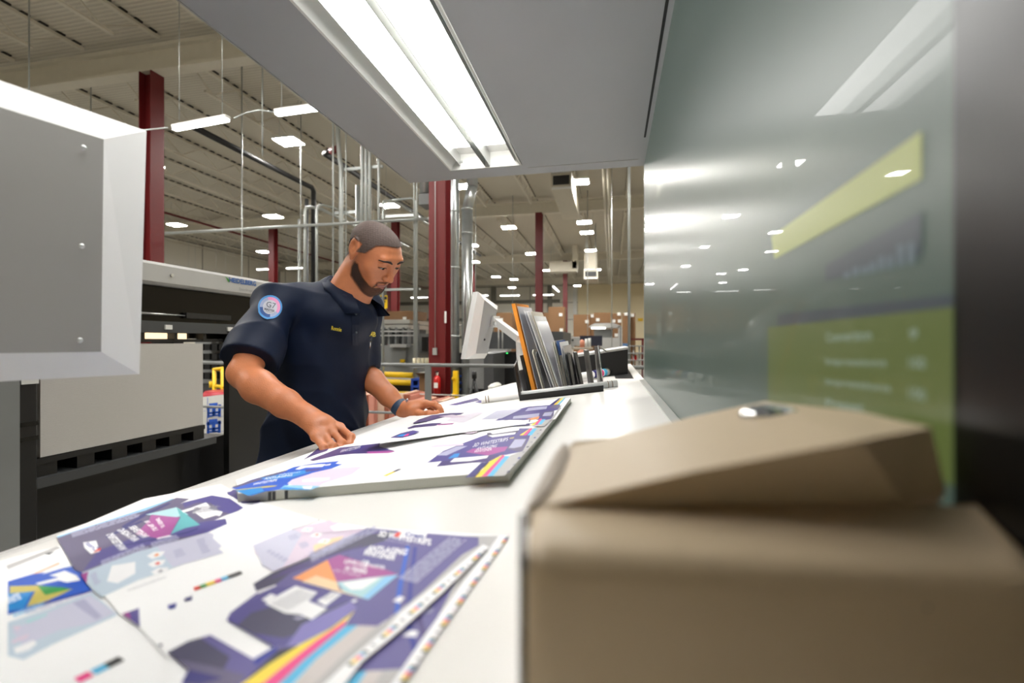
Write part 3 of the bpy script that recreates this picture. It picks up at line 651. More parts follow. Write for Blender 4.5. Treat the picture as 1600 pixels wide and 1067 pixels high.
# ---- hood with luminaire
HZ = .82
lx0, lx1, ly0, ly1 = -.752, -.405, .15, 2.15
hx0, hx1, hy0, hy1 = -1.02, .15, -1.3, 2.29  # unseen rear overhang lengthened to keep roof light off the beige device
t = thing('lamp_hood', 'big grey lamp hood hanging over the inspection desk', 'lamp hood', (-.45, .9, HZ))
m = MB()
m.b2((hx0, hy0, HZ), (lx0, hy1, HZ + .1)); m.b2((lx1, hy0, HZ), (hx1, hy1, HZ + .1)); m.b2((lx0, hy0, HZ), (lx1, ly0, HZ + .1)); m.b2((lx0, ly1, HZ), (lx1, hy1, HZ + .1)); m.b2((lx0, ly0, HZ + .085), (lx1, ly1, HZ + .1))
m.build('hood_panel', M_hood, t)
MB().b2((hx1 - .022, hy0, HZ - .001), (hx1 - .014, 1.97, HZ + .001)).build('black_seam', M_darkseam, t)
MB().b2((lx1 + .02, hy1 - .09, HZ - .002), (hx1 - .03, hy1 - .084, HZ + .001)).build('front_ridge', M_lgrey, t)
MB().b2((hx0, hy0, HZ - .003), (hx0 + .004, hy1, HZ + .002)).build('left_lip', M_lgrey, t)
m = MB(); m.b2((.02, hy1 - .12, HZ + .1), (.12, hy1 - .02, HZ + .3)); m.b2((.16, .4, -1.2), (.24, .6, HZ + .1)); m.build('support', M_grey, t)
E_desk = emat('desk_lamp_glow', (255, 253, 250), DESK_LAMP)
M_refl = mat('reflector', (232, 232, 228), .35)
t = thing('desk_luminaire', 'twin-band fluorescent lamp set into the grey hood', 'lamp', ((lx0 + lx1) / 2, 1.2, HZ))
zc = HZ + .062
m = MB()   # white outer reflectors sloping up, thin lips
for s, x0 in ((1, lx0), (-1, lx1)):
    m.add([(x0, ly0, HZ - .006), (x0, ly1, HZ - .006), (x0 + s * .008, ly1, HZ - .006), (x0 + s * .008, ly0, HZ - .006)], [[0, 1, 2, 3]])
    m.add([(x0 + s * .008, ly0, HZ - .006), (x0 + s * .008, ly1, HZ - .006), (x0 + s * .045, ly1, zc), (x0 + s * .045, ly0, zc)], [[0, 1, 2, 3]])
m.b2((lx0, ly1 - .004, HZ - .006), (lx1, ly1, HZ + .085)); m.b2((lx0, ly0, HZ - .006), (lx1, ly0 + .004, HZ + .085)); m.b2((lx0, ly0, zc + .004), (lx1, ly1, zc + .01))
m.build('reflector', M_refl, t)
cx = (lx0 + lx1) / 2 + .012
m = MB()
for x in (cx - .012, cx + .012): m.b2((x - .0012, ly0, HZ), (x + .0012, ly1, zc))
for k in range(3):
    x = lx0 + .055 + k * .001; 
m.b2((lx0 + .052, ly0, HZ + .012), (lx0 + .0535, ly1, zc)); m.b2((lx1 - .03, ly0, HZ + .012), (lx1 - .0285, ly1, zc))
m.build('divider', M_alu, t)
MB().b2((lx0 + .056, ly0 + .01, zc - .012), (cx - .016, ly1 - .12, zc)).build('left_tube_band', E_desk, t)
MB().b2((cx + .016, ly0 + .01, zc - .012), (lx1 - .033, ly1 - .12, zc)).build('right_tube_band', E_desk, t)
for x in (lx0 + .06, cx, lx1 - .02): MB().sphere((x, ly1 - .006, HZ + .03), .006, 0, 8).build('end_screw', M_alu, t)

# ---- display wall on the right
GX = .15
gy1 = 2.262
def disp_mat(name, col, s, emc):
    m = mat(name, col, .32, coat=.24, emit=emc, estr=s, spec=.6, crough=.012); b_ = m.node_tree.nodes['Principled BSDF']; b_.inputs['Coat IOR'].default_value = 1.2; b_.inputs['IOR'].default_value = 1.52; b_.inputs['Anisotropic'].default_value = .5; cb_ = m.node_tree.nodes.new('ShaderNodeCombineXYZ'); cb_.inputs[1].default_value = 1.0; m.node_tree.links.new(cb_.outputs[0], b_.inputs['Tangent']); return m
M_bezel = mat('display_bezel', (5, 5, 5), .28, spec=.5); M_bezel.node_tree.nodes['Principled BSDF'].inputs['IOR'].default_value = 1.5
M_scr = disp_mat('screen_ground', (30, 34, 32), .26, (120, 146, 130))
M_scr_g = disp_mat('screen_green', (30, 34, 20), .34, (132, 150, 78))
M_scr_y = disp_mat('screen_lime', (40, 42, 20), .56, (176, 184, 92))
M_scr_d = disp_mat('screen_slate', (20, 24, 26), .4, (84, 96, 104))
M_scr_d2 = disp_mat('screen_slate_light', (24, 28, 30), .5, (118, 136, 142))
M_scr_t = disp_mat('screen_text', (40, 44, 42), .6, (150, 168, 150))
t = thing('display_wall', 'tall glossy display screen with green graphics along the desk\'s right side', 'display screen', (GX, 1.2, tz(GX)))
yR = onX(1490, 500, GX).y
m = MB(); m.b2((GX, -.35, tz(GX, .0)), (GX + .03, yR, HZ)); m.build('black_bezel', M_bezel, t)
m = MB(); m.b2((GX, yR, tz(GX, .0)), (GX + .03, gy1, HZ)); m.build('glass_panel', M_scr, t)
MB().b2((GX - .002, gy1, tz(GX, 0)), (GX + .032, gy1 + .012, HZ)).build('edge_trim', M_alu, t)
def G(px, py, e=.0006): return onX(px, py, GX - e)
m = MB()
m.add([G(1210, 405), G(1440, 280), G(1440, 205), G(1205, 370)], [[0, 1, 2, 3]], 0)
m.build('lime_band', M_scr_y, t)
m = MB(); m.add([G(1200, 512), G(1489, 480), G(1489, 760), G(1200, 640)], [[0, 1, 2, 3]], 0); m.build('green_panel', M_scr_g, t)
m = MB()
m.add([G(1215, 512, .0004), G(1489, 480, .0004), G(1489, 460, .0004), G(1215, 492, .0004)], [[0, 1, 2, 3]], 0)
m.add([G(1290, 415), G(1440, 330), G(1440, 400), G(1290, 440)], [[0, 1, 2, 3]], 0)
m.build('slate_panels', M_scr_d, t)
m = MB()
for i, (x, h) in enumerate(((1318, 10), (1332, 14), (1346, 12), (1358, 16), (1372, 22), (1386, 20), (1402, 34), (1418, 34))):
    yb = 436 - (x - 1318) * .22
    m.add([G(x, yb, .001), G(x + 10, yb - 2, .001), G(x + 10, yb - 2 - h, .001), G(x, yb - h, .001)], [[0, 1, 2, 3]], 0)
m.build('bar_chart', M_scr_d2, t)
m = MB()
def gtext(txt, x0, y0, x1, y1, hh):
    a, b, c = G(x0, y0, .001), G(x1, y1, .001), G(x0, y0 - hh, .001)
    m.text(txt, a, b - a, (0, 0, 1), 0, ((b - a).length, (c - a).length), .02)
gtext('Conversion', 1290, 535, 1362, 532, 15); gtext('Impressions', 1290, 573, 1385, 577, 13); gtext('Impressions', 1290, 604, 1392, 617, 13)
gtext('9', 1420, 532, 1434, 531, 18); gtext('100', 1420, 576, 1446, 578, 18); gtext('100', 1420, 622, 1446, 628, 18); gtext('Preset', 1290, 635, 1350, 645, 13)
m.build('screen_lettering', M_scr_t, t)

# ---- beige measuring device, close to the lens
M_beige = mat('beige_plastic', (200, 180, 150), .5, nscale=3, namt=.03, bump=.05, bscale=400)
M_beige2 = mat('beige_grey_plastic', (172, 158, 142), .55)
def lerp(a, b, u): return a + (b - a) * u
t = thing('measuring_device', 'beige plastic measuring device with chrome button in the near foreground', 'measuring device', on(.06, .18))
prof = []
r_ = .011
fl, fr = W(822, 868, .165), W(1640, 900, .160); rl, rr = W(833, 790, .213), W(1560, 790, .196)
nn = 9
rows = []
for j in range(2, 27):
    u = (j - 2) / 24
    f_, k_ = lerp(fl, fr, u), lerp(rl, rr, u)
    dn = (f_ - k_); dn.z = 0; dn.normalize()
    row = [k_ + Vector((0, 0, -.115)), k_]
    topf = f_ + Vector((0, 0, 0)) - dn * r_
    row.append(topf)
    for q in range(1, nn):
        a_ = math.pi / 2 * q / (nn - 1); row.append(topf + dn * (r_ * math.sin(a_)) + Vector((0, 0, -r_ * (1 - math.cos(a_)))))
    row.append(Vector((row[-1].x, row[-1].y, -.185)))
    row = [v if v.x < .1485 else Vector((.1485, v.y, v.z)) for v in row]
    rows.append(row)
m = MB(); n_ = len(rows[0]); vs = [v for rw in rows for v in rw]; fs = []
for i in range(len(rows) - 1):
    for j in range(n_ - 1): fs.append([i * n_ + j, i * n_ + j + 1, (i + 1) * n_ + j + 1, (i + 1) * n_ + j])
    fs.append([i * n_ + n_ - 1, i * n_, (i + 1) * n_, (i + 1) * n_ + n_ - 1])
m.add(vs, fs, 0, True); m.f.append([k for k in range(n_)][::-1]); m.m.append(0); m.sm.append(False); m.f.append([(len(rows) - 1) * n_ + k for k in range(n_)]); m.m.append(0); m.sm.append(False)
body = m.build('body', M_beige, t)
pts = [W(835, 794, .212), W(888, 700, .33), W(897, 691, .34), W(960, 683, .36), W(1080, 652, .37), W(1195, 627, .36), W(1265, 646, .32), W(1340, 643, .268), W(1455, 668, .213), W(1340, 690, .19), W(1080, 738, .2)]
low = [W(835, 795, .212)] + [Vector((p.x, p.y, tz(p.x, .002))) for p in pts[1:8]] + [W(1478, 768, .212), W(1418, 788, .206), W(1080, 790, .211)]
m = MB(); n_ = len(pts); m.add(pts + low, [list(range(n_))] + [[i, n_ + i, n_ + (i + 1) % n_, (i + 1) % n_] for i in range(n_)])
m.build('lid', M_beige, t)
m = MB(); ov = [(823, 799, .209), (838, 770, .23), (856, 735, .27), (868, 712, .305), (880, 698, .325), (888, 700, .322), (889, 716, .30), (880, 740, .265), (860, 767, .232), (838, 792, .21)]
m.prism([W(*p) + Vector((0, 0, .002)) for p in ov], (0, 0, -.01)); m.build('side_cap', M_beige2, t)
m = MB(); m.prism([W(811, 803, .2), W(822, 800, .2), W(822, 868, .167), W(812, 872, .167)], (0, 0, -.09)); m.build('side_gap', M_black, t)
bp = W(1205, 656, .30)
m = MB(); m.sphere(bp + Vector((0, 0, .002)), (.019, .014, .008), 0, 24); bt = m.build('chrome_button', M_chrome, t)
MB().sphere(bp + Vector((0, 0, -.003)), (.022, .017, .006), 0, 20).build('button_ring', M_beige2, bt)
# small dark smudge screw on the body front
p = W(1446, 948, .162); MB().sphere(p, .0012, 0, 8).build('screw', M_dkgrey, t)

# ---- left monitor (seen from behind)
M_mon = mat('monitor_shell', (214, 214, 212), .42, namt=.01); M_monp = mat('monitor_panel', (152, 150, 146), .5, namt=.02)
def back_shell(t, rim, inn, thick, mf, mp):
    m = MB(); back = [p + thick for p in rim]
    m.add(rim + inn, [[i, (i + 1) % 4, 4 + (i + 1) % 4, 4 + i] for i in range(4)]); m.add(rim + back, [[(i + 1) % 4, i, 4 + i, 4 + (i + 1) % 4] for i in range(4)])
    m.build('shell', mf, t)
    m = MB(); m.poly(inn); m.build('rear_panel', mp, t)
    m = MB(); m.poly(back[::-1]); m.build('screen', M_blackg, t)
TR, BR = W(229, 205, .85), W(218, 585, .85)
dv = Vector((-.048, -.174, 0)).normalized(); nrm = Vector((dv.y, -dv.x, 0)) * -1
if nrm.x < 0: nrm = -nrm
TL, BL = TR + dv * .56, BR + dv * .56
iTR, iBR = W(162, 218, .765), W(158, 550, .765)
iTL, iBL = iTR + dv * .36, iBR + dv * .36
t = thing('monitor', 'large light grey monitor at left seen from behind with three screws', 'monitor', (BR.x, BR.y - .2, tz(-.85)))
back_shell(t, [TR, TL, BL, BR], [iTR, iTL, iBL, iBR], -nrm * .012, M_mon, M_monp)
for py in (231, 385, 532):
    p = W(131 - (py - 231) * .02, py, .738); MB().sphere(p, (.0022, .0042, .0042), 0, 12).build('screw', M_alu, t)
MB().b2((-.84, .06, tz(-.84, .001)), (-.76, .13, .05)).build('stand', M_white, t)
# ---- second monitor on its arm
rim = [W(746.5, 456, 2.30), W(727, 561.5, 2.30), W(757, 560.5, 2.72), W(777.5, 478.5, 2.72)][::-1]
inn = [W(757, 469, 2.32), W(743.5, 553, 2.32), W(762, 552.5, 2.62), W(777, 485, 2.62)][::-1]
t = thing('monitor', 'small tilted grey monitor seen from behind on a white arm beyond the desk', 'monitor', T(807, 597))
back_shell(t, rim, inn, Vector((-.03, .02, 0)), M_mon, mat('monitor_panel2', (148, 150, 152), .5))
m = MB(); a = W(776, 503, 2.52); b = W(812, 530, 2.3); m.bar(a, b, .03, .034); m.bar(W(763, 503, 2.56), a, .05, .06); a2 = T(814, 600); m.tube([b, Vector((a2.x, a2.y, a2.z + .002))], .02, 10); m.build('arm', M_mon, t)
m = MB(); m.sphere(W(774, 506, 2.5), .014, 0, 10); m.build('arm_joint', M_alu, t)
p = W(757, 531, 2.44); MB().sphere(p, .006, 0, 8).build('lock_hole', M_black, t)
# ---- raised black side console behind the files
Yk = 2.75
t = thing('side_console', 'black-sided raised console with grey top behind the file sorter', 'console', on(-.1, Yk))
a, b = onY(850, 566, Yk), onY(981, 546, Yk)
m = MB(); m.prism([a, b, Vector((b.x, Yk, tz(b.x, .0))), Vector((a.x, Yk, tz(a.x, .0)))], (0, .75, 0)); m.build('body', M_black, t)
m = MB(); m.prism([a + Vector((-.004, -.01, .012)), b + Vector((.004, -.01, .012)), b + Vector((.004, -.01, 0)), a + Vector((-.004, -.01, 0))], (0, .78, 0)); m.build('top', M_lgrey, t)
p, q = W(935, 541, 2.6), W(948, 549, 2.65); MB().tube([T(942, 605), W(935, 541, 2.0), W(948, 550, 2.3)], .004, 8).build('wire_arm', M_alu, t)

# ---- file sorter and its files
S0, S1 = T(812, 627), T(943, 612)
ex = (S1 - S0).normalized(); sy = Vector((-ex.y, ex.x, 0)).normalized(); SD = .2
t = thing('file_sorter', 'black file sorter with metal dividers standing at the desk\'s far end', 'file sorter', (S0 + S1) / 2)
up = Vector((0, 0, 1))
m = MB(); m.prism([S0, S1, S1 + sy * SD, S0 + sy * SD], (0, 0, .006)); m.prism([S0, S1, S1 + sy * .006, S0 + sy * .006], (0, 0, .024)); m.build('tray', M_black, t)
lt = onY(802, 566, S0.y) ; lt2 = lt + sy * SD
m = MB(); m.prism([S0, S0 + sy * SD, lt2 + up * -.0, lt + up * -.02], ex * .005); m.build('end_panel', M_black, t)
M_div = mat('divider_metal', (112, 110, 106), .4, .5)
for bx, ty in (((884, 614), (874, 556)), ((896.5, 612), (887, 552)), ((909, 610), (898, 551)), ((925, 608.5), (916, 548)), ((941, 606), (934, 542))):
    b_ = T(*bx) + Vector((0, .004, .0065)); tt = onY(ty[0], ty[1], b_.y)
    m = MB(); m.prism([b_, b_ + sy * (SD - .01), tt + sy * (SD - .05), tt], ex * (.011 if bx[0] < 930 else .004)); m.build('divider', M_div, t)
fy = (sy + ex * .27).normalized()
def sheetfile(name, b0, t0, th, m_, lab, cat, dep=.2, gr=None, z=.0065, rnd=False):
    b_ = T(*b0) + Vector((0, .008, z)); tt = onY(t0[0], t0[1], b_.y)
    m = MB(); q = [b_, b_ + fy * dep, tt + fy * dep, tt]
    if rnd: q = [b_, b_ + fy * dep, lerp(b_, tt, .85) + fy * dep, tt + fy * dep * .8, tt + fy * .02, lerp(b_, tt, .93)]
    m.prism(q, ex * th); return m.build(name, m_, label=lab, cat=cat, group=gr)
M_env = mat('orange_envelope', (246, 156, 46), .6, namt=.03); M_pap2 = mat('cream_paper', (222, 214, 200), .7); M_sleeve = mat('plastic_sleeve', (196, 196, 204), .2, coat=.5); M_bsheet = mat('blue_sheet', (40, 90, 160), .5)
M_gsheet = mat('grey_sleeve', (120, 120, 124), .3)
sheetfile('black_folder', (826, 620), (812, 556), .012, M_black, 'black folder leaning at the left end of the sorter', 'folder', .17)
sheetfile('grey_folder', (819, 622), (808, 580), .006, M_gsheet, 'short grey card at the sorter\'s far left', 'card', .15)
sheetfile('envelope', (832, 620), (799, 475), .016, M_env, 'tall orange padded envelope leaning left in the sorter', 'envelope', .2)
sheetfile('plastic_sleeve', (841, 619), (808, 479), .002, M_sleeve, 'clear grey plastic sleeve right behind the orange envelope', 'sleeve', .21)
sheetfile('document', (849, 618), (830, 547), .004, M_pap2, 'curled pale document just right of the orange envelope', 'document', .18, rnd=True)
sheetfile('plastic_sleeve', (853, 617), (836, 550), .002, M_gsheet, 'dark grey plastic sleeve in the sorter\'s middle', 'sleeve', .19, rnd=True)
for i, (b0, t0, th, mm_, lab) in enumerate((((863, 616), (818, 486), .002, M_sleeve, 'tall pale sleeve, leftmost of the tall leaning sheets'), ((867, 615.5), (823, 488), .003, M_paper, 'tall white document behind the orange envelope'),
                                   ((871, 615), (829, 487), .002, M_pap2, 'tall cream document, highest of the middle sheets'), ((874, 614.5), (834, 494), .003, M_paper, 'tall white document right of the cream one'),
                                   ((877, 614), (838, 502), .001, M_sleeve, 'clear sleeve at the right of the tall middle sheets'))):
    sheetfile('document', b0, t0, th, mm_, lab, 'document', .19)
for i, (b0, t0, th, mm_, lab) in enumerate((((880, 613.5), (862, 535), .002, M_paper, 'short white document left of the blue sheet'), ((883, 613), (865, 533), .002, M_pap2, 'short cream document touching the blue sheet'),
                                   ((887, 612.5), (869, 533), .0015, M_bsheet, 'blue printed sheet in the right half of the sorter'), ((889.5, 612.3), (874, 535), .002, M_paper, 'short white document right of the blue sheet'), ((892, 612), (879, 541), .0015, M_sleeve, 'short clear sleeve beside the first metal divider'))):
    sheetfile('document', b0, t0, th, mm_, lab, 'document', .17)
# ---- rolled sheets
def roll(name, a, b, r, lab, bands):
    t = thing(name, lab, 'rolled sheet', a); d = (b - a)
    MB().tube([a, b], r, 22).build('roll', M_paper, t)
    for u0, u1, mm_ in bands: MB().tube([a + d * u0, a + d * u1], r + .0006, 22).build('printed_band', mm_, t)
P_y, P_m, P_c, P_k = mat('ink_yellow', (250, 222, 60), .5), mat('ink_magenta', (232, 40, 130), .5), mat('ink_cyan', (70, 180, 226), .5), mat('ink_black', (30, 30, 36), .5)
P_navy = mat('ink_navy', (28, 24, 110), .45); P_tape = mat('tape_brown', (120, 96, 70), .5)
a, b = T(752, 631), T(964, 604.5)
b = a + (b - a) * 1.0
roll('rolled_sheet', a + Vector((0, 0, .016)), b + Vector((0, 0, .014)), .0145, 'thin cream rolled sheet lying behind the sorter, sticking out both sides', [(.03, .036, P_tape), (.05, .056, P_tape), (.93, .935, P_tape), (.96, .965, P_tape)])
a, b = T(884, 604) + Vector((0, .06, .03)), T(959, 586) + Vector((0, 0, .024))
roll('rolled_sheet', a, b, .021, 'fat rolled press sheet with coloured stripes right of the sorter', [(.5, .6, P_navy), (.62, .66, P_y), (.66, .70, P_m), (.72, .78, P_c), (.84, .87, P_k)])
# ================================================================ PRINTED SHEETS
INK = {}
def ink(name, col, rough=.45, **k):
    INK[name] = mat('print_' + name, col, rough, namt=.04, **k); return name
ink('violet', (92, 84, 150)); ink('violet2', (74, 66, 140)); ink('greyviolet', (96, 88, 122)); ink('lilac', (206, 206, 226)); ink('pinklilac', (222, 206, 224)); ink('aqualilac', (196, 212, 226))
ink('teal', (90, 178, 184)); ink('aqua', (176, 216, 222)); ink('magenta', (166, 72, 150)); ink('mag2', (236, 62, 140)); ink('yellow', (246, 216, 60)); ink('cyan', (84, 186, 228)); ink('black', (34, 34, 40)); ink('navy', (30, 26, 116))
ink('blue', (10, 92, 196)); ink('blue2', (24, 140, 214)); ink('skyblue', (140, 200, 236)); ink('dkslate', (62, 60, 92)); ink('grey', (184, 182, 182)); ink('warmgrey', (206, 198, 196)); ink('white', (246, 246, 248)); ink('orange', (244, 158, 92)); ink('peach', (248, 214, 170))
ink('gold', (206, 190, 96)); ink('red', (226, 60, 52)); ink('green', (60, 160, 80)); ink('dkpurple', (66, 52, 118)); ink('textgrey', (176, 176, 206)); ink('tick', (150, 150, 160)); ink('palelilac', (232, 226, 238)); ink('dkblue', (20, 40, 150)); ink('violetlight', (124, 116, 186))
class Sheet:
    """one printed sheet lying on the desk: paper plus ink laid as thin layers in the same mesh"""
    def __init__(s, h): s.h = h; s.m = MB(); s.mats = [M_paper]; s.names = {}; s.k = 0; s.dz = {}
    def mi(s, n):
        if n not in s.names: s.names[n] = len(s.mats); s.mats.append(INK[n])
        return s.names[n]
    def P(s, x, y, e=0): return T(x, y, s.h + e)
    def paper(s, pts, th=.0004): s.m.prism([T(x, y, s.h - th) for x, y in pts][::-1], (0, 0, th))
    def a(s, n, pts, lift=None):
        s.k += 1; s.m.poly([s.P(x, y, .00006 + s.k * .000012) for x, y in pts][::-1], s.mi(n))
    def z(s, n, pts, ox, oy, sc): s.a(n, [(ox + x / sc, oy + y / sc) for x, y in pts])
    def text(s, n, txt, o, xe, ye, bold=.02):
        s.k += 1; e = .00006 + s.k * .000012
        a, b, c = s.P(*o, e), s.P(*xe, e), s.P(*ye, e)
        X, Y = b - a, c - a; tm = MB(); tm.text(txt, (0, 0, 0), (1, 0, 0), (0, 1, 0), 0, (1, 1), bold)
        s.m.add([a + X * v.x + Y * v.y for v in tm.v], tm.f, s.mi(n))
    def lines(s, n, o, xe, ye, rows, fill=.6, jag=.25, seed=1):
        """block of unreadably fine print: rows of thin bars with ragged ends"""
        rg = random.Random(seed); s.k += 1; e = .00006 + s.k * .000012
        a, b, c = s.P(*o, e), s.P(*xe, e), s.P(*ye, e); X, Y = b - a, c - a
        for r in range(rows):
            u = 1 - rg.random() * jag; v0 = r / rows; v1 = v0 + fill / rows; p = 0
            while p < u - .02:
                q = min(u, p + .06 + rg.random() * .16)
                s.m.poly([a + X * p + Y * v0, a + X * q + Y * v0, a + X * q + Y * v1, a + X * p + Y * v1], s.mi(n)); p = q + .015
    def bar(s, p, q, w, segs, up=(0, 1)):
        """colour control strip: small patches between p and q"""
        s.k += 1; e = .00006 + s.k * .000012
        a, b = s.P(*p, e), s.P(*q, e); d = b - a; sd = Vector((-d.y, d.x, 0)).normalized() * w; sd.z = sd.x * TK
        for u0, u1, n in segs: s.m.poly([a + d * u0, a + d * u1, a + d * u1 + sd, a + d * u0 + sd][::-1], s.mi(n))
    def build(s, name, **k): return s.m.build(name, s.mats, **k)
CM = ('black', 'yellow', 'orange', 'mag2', 'cyan', 'black')
def patches(starts, ln):
    out = []
    for s_ in starts:
        for i, n in enumerate(CM): out.append((s_ + i * ln, s_ + (i + .92) * ln, n))
        out.append((s_ + 8 * ln, s_ + 8.7 * ln, 'pinklilac' if int(s_ * 100) % 2 else 'tick'))
    return out
# sheet R: lowest, at the near left
R = Sheet(.0006)
R.paper([(-80, 900), (20, 872), (100, 852), (240, 960), (330, 1080), (360, 1200), (-300, 1300)])
ZR = (0, 740, 3.262)
R.z('white', [(30, 460), (300, 400), (330, 460), (40, 520)], *ZR)
R.z('grey', [(30, 470), (290, 372), (310, 380), (40, 490)], *ZR); R.z('black', [(225, 410), (280, 396), (250, 415)], *ZR); R.z('orange', [(150, 520), (300, 455), (305, 460), (150, 526)], *ZR)
R.z('blue', [(40, 550), (170, 512), (230, 505), (215, 515), (330, 480), (400, 468), (470, 600), (120, 700), (40, 720)], *ZR)
R.z('blue2', [(40, 610), (180, 570), (120, 690), (40, 700)], *ZR)
R.z('gold', [(50, 575), (190, 570), (370, 590), (240, 650), (135, 680), (180, 600), (50, 612)], *ZR)
R.z('green', [(190, 572), (330, 582), (360, 590), (230, 620)], *ZR)
R.z('white', [(250, 520), (330, 495), (390, 520), (410, 545), (340, 556), (300, 545), (200, 568), (180, 560), (300, 530)], *ZR)
R.z('dkblue', [(215, 660), (330, 630), (460, 596), (470, 602), (330, 640), (220, 672)], *ZR)
R.text('white', 'WHITE', (8, 947), (34, 936), (4, 937))
R.lines('skyblue', (22, 965), (75, 945), (18, 958), 3, seed=3); R.lines('lilac', (40, 960), (150, 930), (38, 953), 2, seed=5)
R.z('aqualilac', [(40, 760), (250, 690), (470, 606), (590, 710), (600, 722), (270, 870), (120, 950), (40, 930)], *ZR)
R.z('lilac', [(270, 700), (460, 620), (585, 712), (480, 760), (300, 800), (120, 880), (60, 800)], *ZR)
R.z('white', [(70, 890), (170, 850), (190, 865), (150, 900), (80, 920)], *ZR); R.z('pinklilac', [(60, 780), (110, 775), (90, 805)], *ZR); R.z('pinklilac', [(60, 850), (150, 815), (140, 840), (60, 870)], *ZR)
R.z('textgrey', [(370, 660), (430, 640), (520, 730), (490, 745), (410, 690)], *ZR)
R.z('aqua', [(130, 750), (240, 715), (240, 725), (140, 765)], *ZR)
R.bar((125, 1067), (195, 1032), .012, [(0, .3, 'mag2'), (.35, .5, 'cyan'), (.5, .65, 'cyan'), (.65, 1, 'black')])
R.build('press_sheet', label='printed sheet with bright blue carton layout, lowest at the desk\'s near left corner', cat='printed sheet')
# sheet Q: under the top sheet, its right margin showing
Q = Sheet(.0012)
Q.paper([(540, 819), (575, 825), (793, 838), (620, 1067), (520, 1200), (240, 1200)])
ZQ = (240, 780, 2.7586)
Q.z('violet', [(900, 250), (1390, 165), (1330, 300), (1230, 500), (1130, 740), (850, 800), (640, 900), (700, 500)], *ZQ)
Q.z('grey', [(1340, 160), (1490, 158), (1230, 500), (1110, 735), (1120, 740), (1010, 900), (850, 900), (930, 740), (1130, 730), (1230, 500), (1330, 300), (1390, 175)], *ZQ)
Q.z('dkblue', [(1075, 500), (1100, 495), (1140, 650), (1115, 655)], *ZQ); Q.z('dkpurple', [(1125, 480), (1145, 480), (1180, 590), (1160, 610)], *ZQ)
Q.z('white', [(1070, 590), (1110, 565), (1140, 570), (1130, 595)], *ZQ); Q.lines('textgrey', (642, 965), (680, 955), (640, 958), 3, seed=9); Q.lines('textgrey', (666, 930), (690, 924), (665, 922), 3, seed=10)
Q.z('mag2', [(730, 830), (850, 720), (860, 745), (790, 830)], *ZQ); Q.z('cyan', [(790, 830), (870, 745), (920, 742), (860, 830)], *ZQ); Q.z('warmgrey', [(860, 830), (920, 742), (990, 740), (930, 830)], *ZQ)
Q.z('white', [(1490, 157), (1530, 160), (1080, 792), (1020, 890), (960, 890), (1030, 792), (1160, 600), (1340, 350)], *ZQ)
Q.bar((616, 1075), (790, 838), -.0042, patches([.02 + .128 * i for i in range(8)], .012))
Q.build('press_sheet', label='printed purple sheet whose right margin pokes out under the top near sheet', cat='printed sheet')
# sheet P: the large near top sheet
P_ = Sheet(.0020)
P_.paper([(88, 838), (225, 780), (345, 757), (372, 772), (403, 784), (494, 812), (573, 826), (690, 843), (762, 857), (620, 963), (500, 1067), (420, 1200), (250, 1200), (262, 1100), (262, 1030), (218, 982), (187, 961)])
ZA = (0, 740, 3.262)
P_.z('skyblue', [(290, 322), (700, 190), (880, 128), (890, 132), (700, 205), (300, 335)], *ZA)
P_.z('greyviolet', [(290, 330), (480, 265), (740, 190), (900, 124), (965, 130), (920, 155), (1080, 112), (1170, 128), (1240, 175), (1215, 192), (1150, 215), (1090, 240), (1150, 230), (1158, 258), (1060, 300), (700, 400), (420, 505), (380, 490)], *ZA)
P_.z('violet2', [(930, 150), (1080, 112), (1170, 128), (1240, 175), (1180, 205), (1130, 195), (1070, 148), (1000, 150), (940, 175)], *ZA)
P_.z('violet2', [(500, 395), (760, 300), (920, 262), (1150, 232), (1158, 258), (1060, 300), (900, 330), (700, 380), (420, 500)], *ZA)
P_.z('navy', [(620, 270), (740, 200), (860, 150), (870, 154), (745, 215), (625, 285)], *ZA); P_.z('navy', [(540, 320), (720, 240), (730, 245), (545, 330)], *ZA); P_.z('navy', [(600, 370), (960, 295), (1010, 275), (1010, 285), (960, 305), (600, 378)], *ZA)
P_.lines('textgrey', (113, 840), (222, 806), (110, 832), 4, seed=2, jag=.05); P_.lines('textgrey', (160, 886), (235, 855), (157, 876), 4, seed=4, jag=.1); P_.lines('textgrey', (238, 857), (283, 842), (235, 848), 4, seed=6, jag=.1)
P_.z('aqua', [(740, 210), (900, 172), (960, 210), (890, 225)], *ZA); P_.z('teal', [(900, 172), (1020, 262), (940, 280), (870, 310), (920, 225)], *ZA); P_.z('magenta', [(770, 210), (915, 225), (865, 315), (800, 330), (690, 310), (760, 240)], *ZA); P_.z('white', [(800, 330), (865, 315), (880, 318), (800, 336)], *ZA)
P_.text('white', 'WHITESTRIPS', (187, 862), (165, 836), (200, 858), .03); P_.text('white', 'ANTI-AGING', (208, 847), (182, 829), (220, 843), .03); P_.text('white', 'WHITENER', (223, 842), (200, 824), (234, 838), .03)
P_.text('white', 'LEVEL 18', (240, 830), (225, 815), (248, 828), .02); P_.text('white', '10 YEARS', (252, 826), (243, 812), (258, 822), .02)
P_.a('white', [(130, 848), (150, 845), (156, 862), (142, 866), (132, 856)]); P_.text('dkblue', 'Crest', (150, 863), (132, 850), (157, 858), .02); P_.a('red', [(146, 864), (157, 860), (158, 856), (152, 858)])
P_.z('white', [(925, 190), (990, 170), (1000, 180), (935, 200)], *ZA); P_.z('white', [(985, 170), (1050, 148), (1075, 170), (1060, 180), (1135, 195), (1130, 205), (1040, 232), (1000, 205), (980, 200), (1030, 180)], *ZA); P_.z('white', [(1095, 212), (1130, 205), (1120, 218)], *ZA)
P_.lines('tick', (300, 803), (345, 797), (303, 793), 6, seed=11)
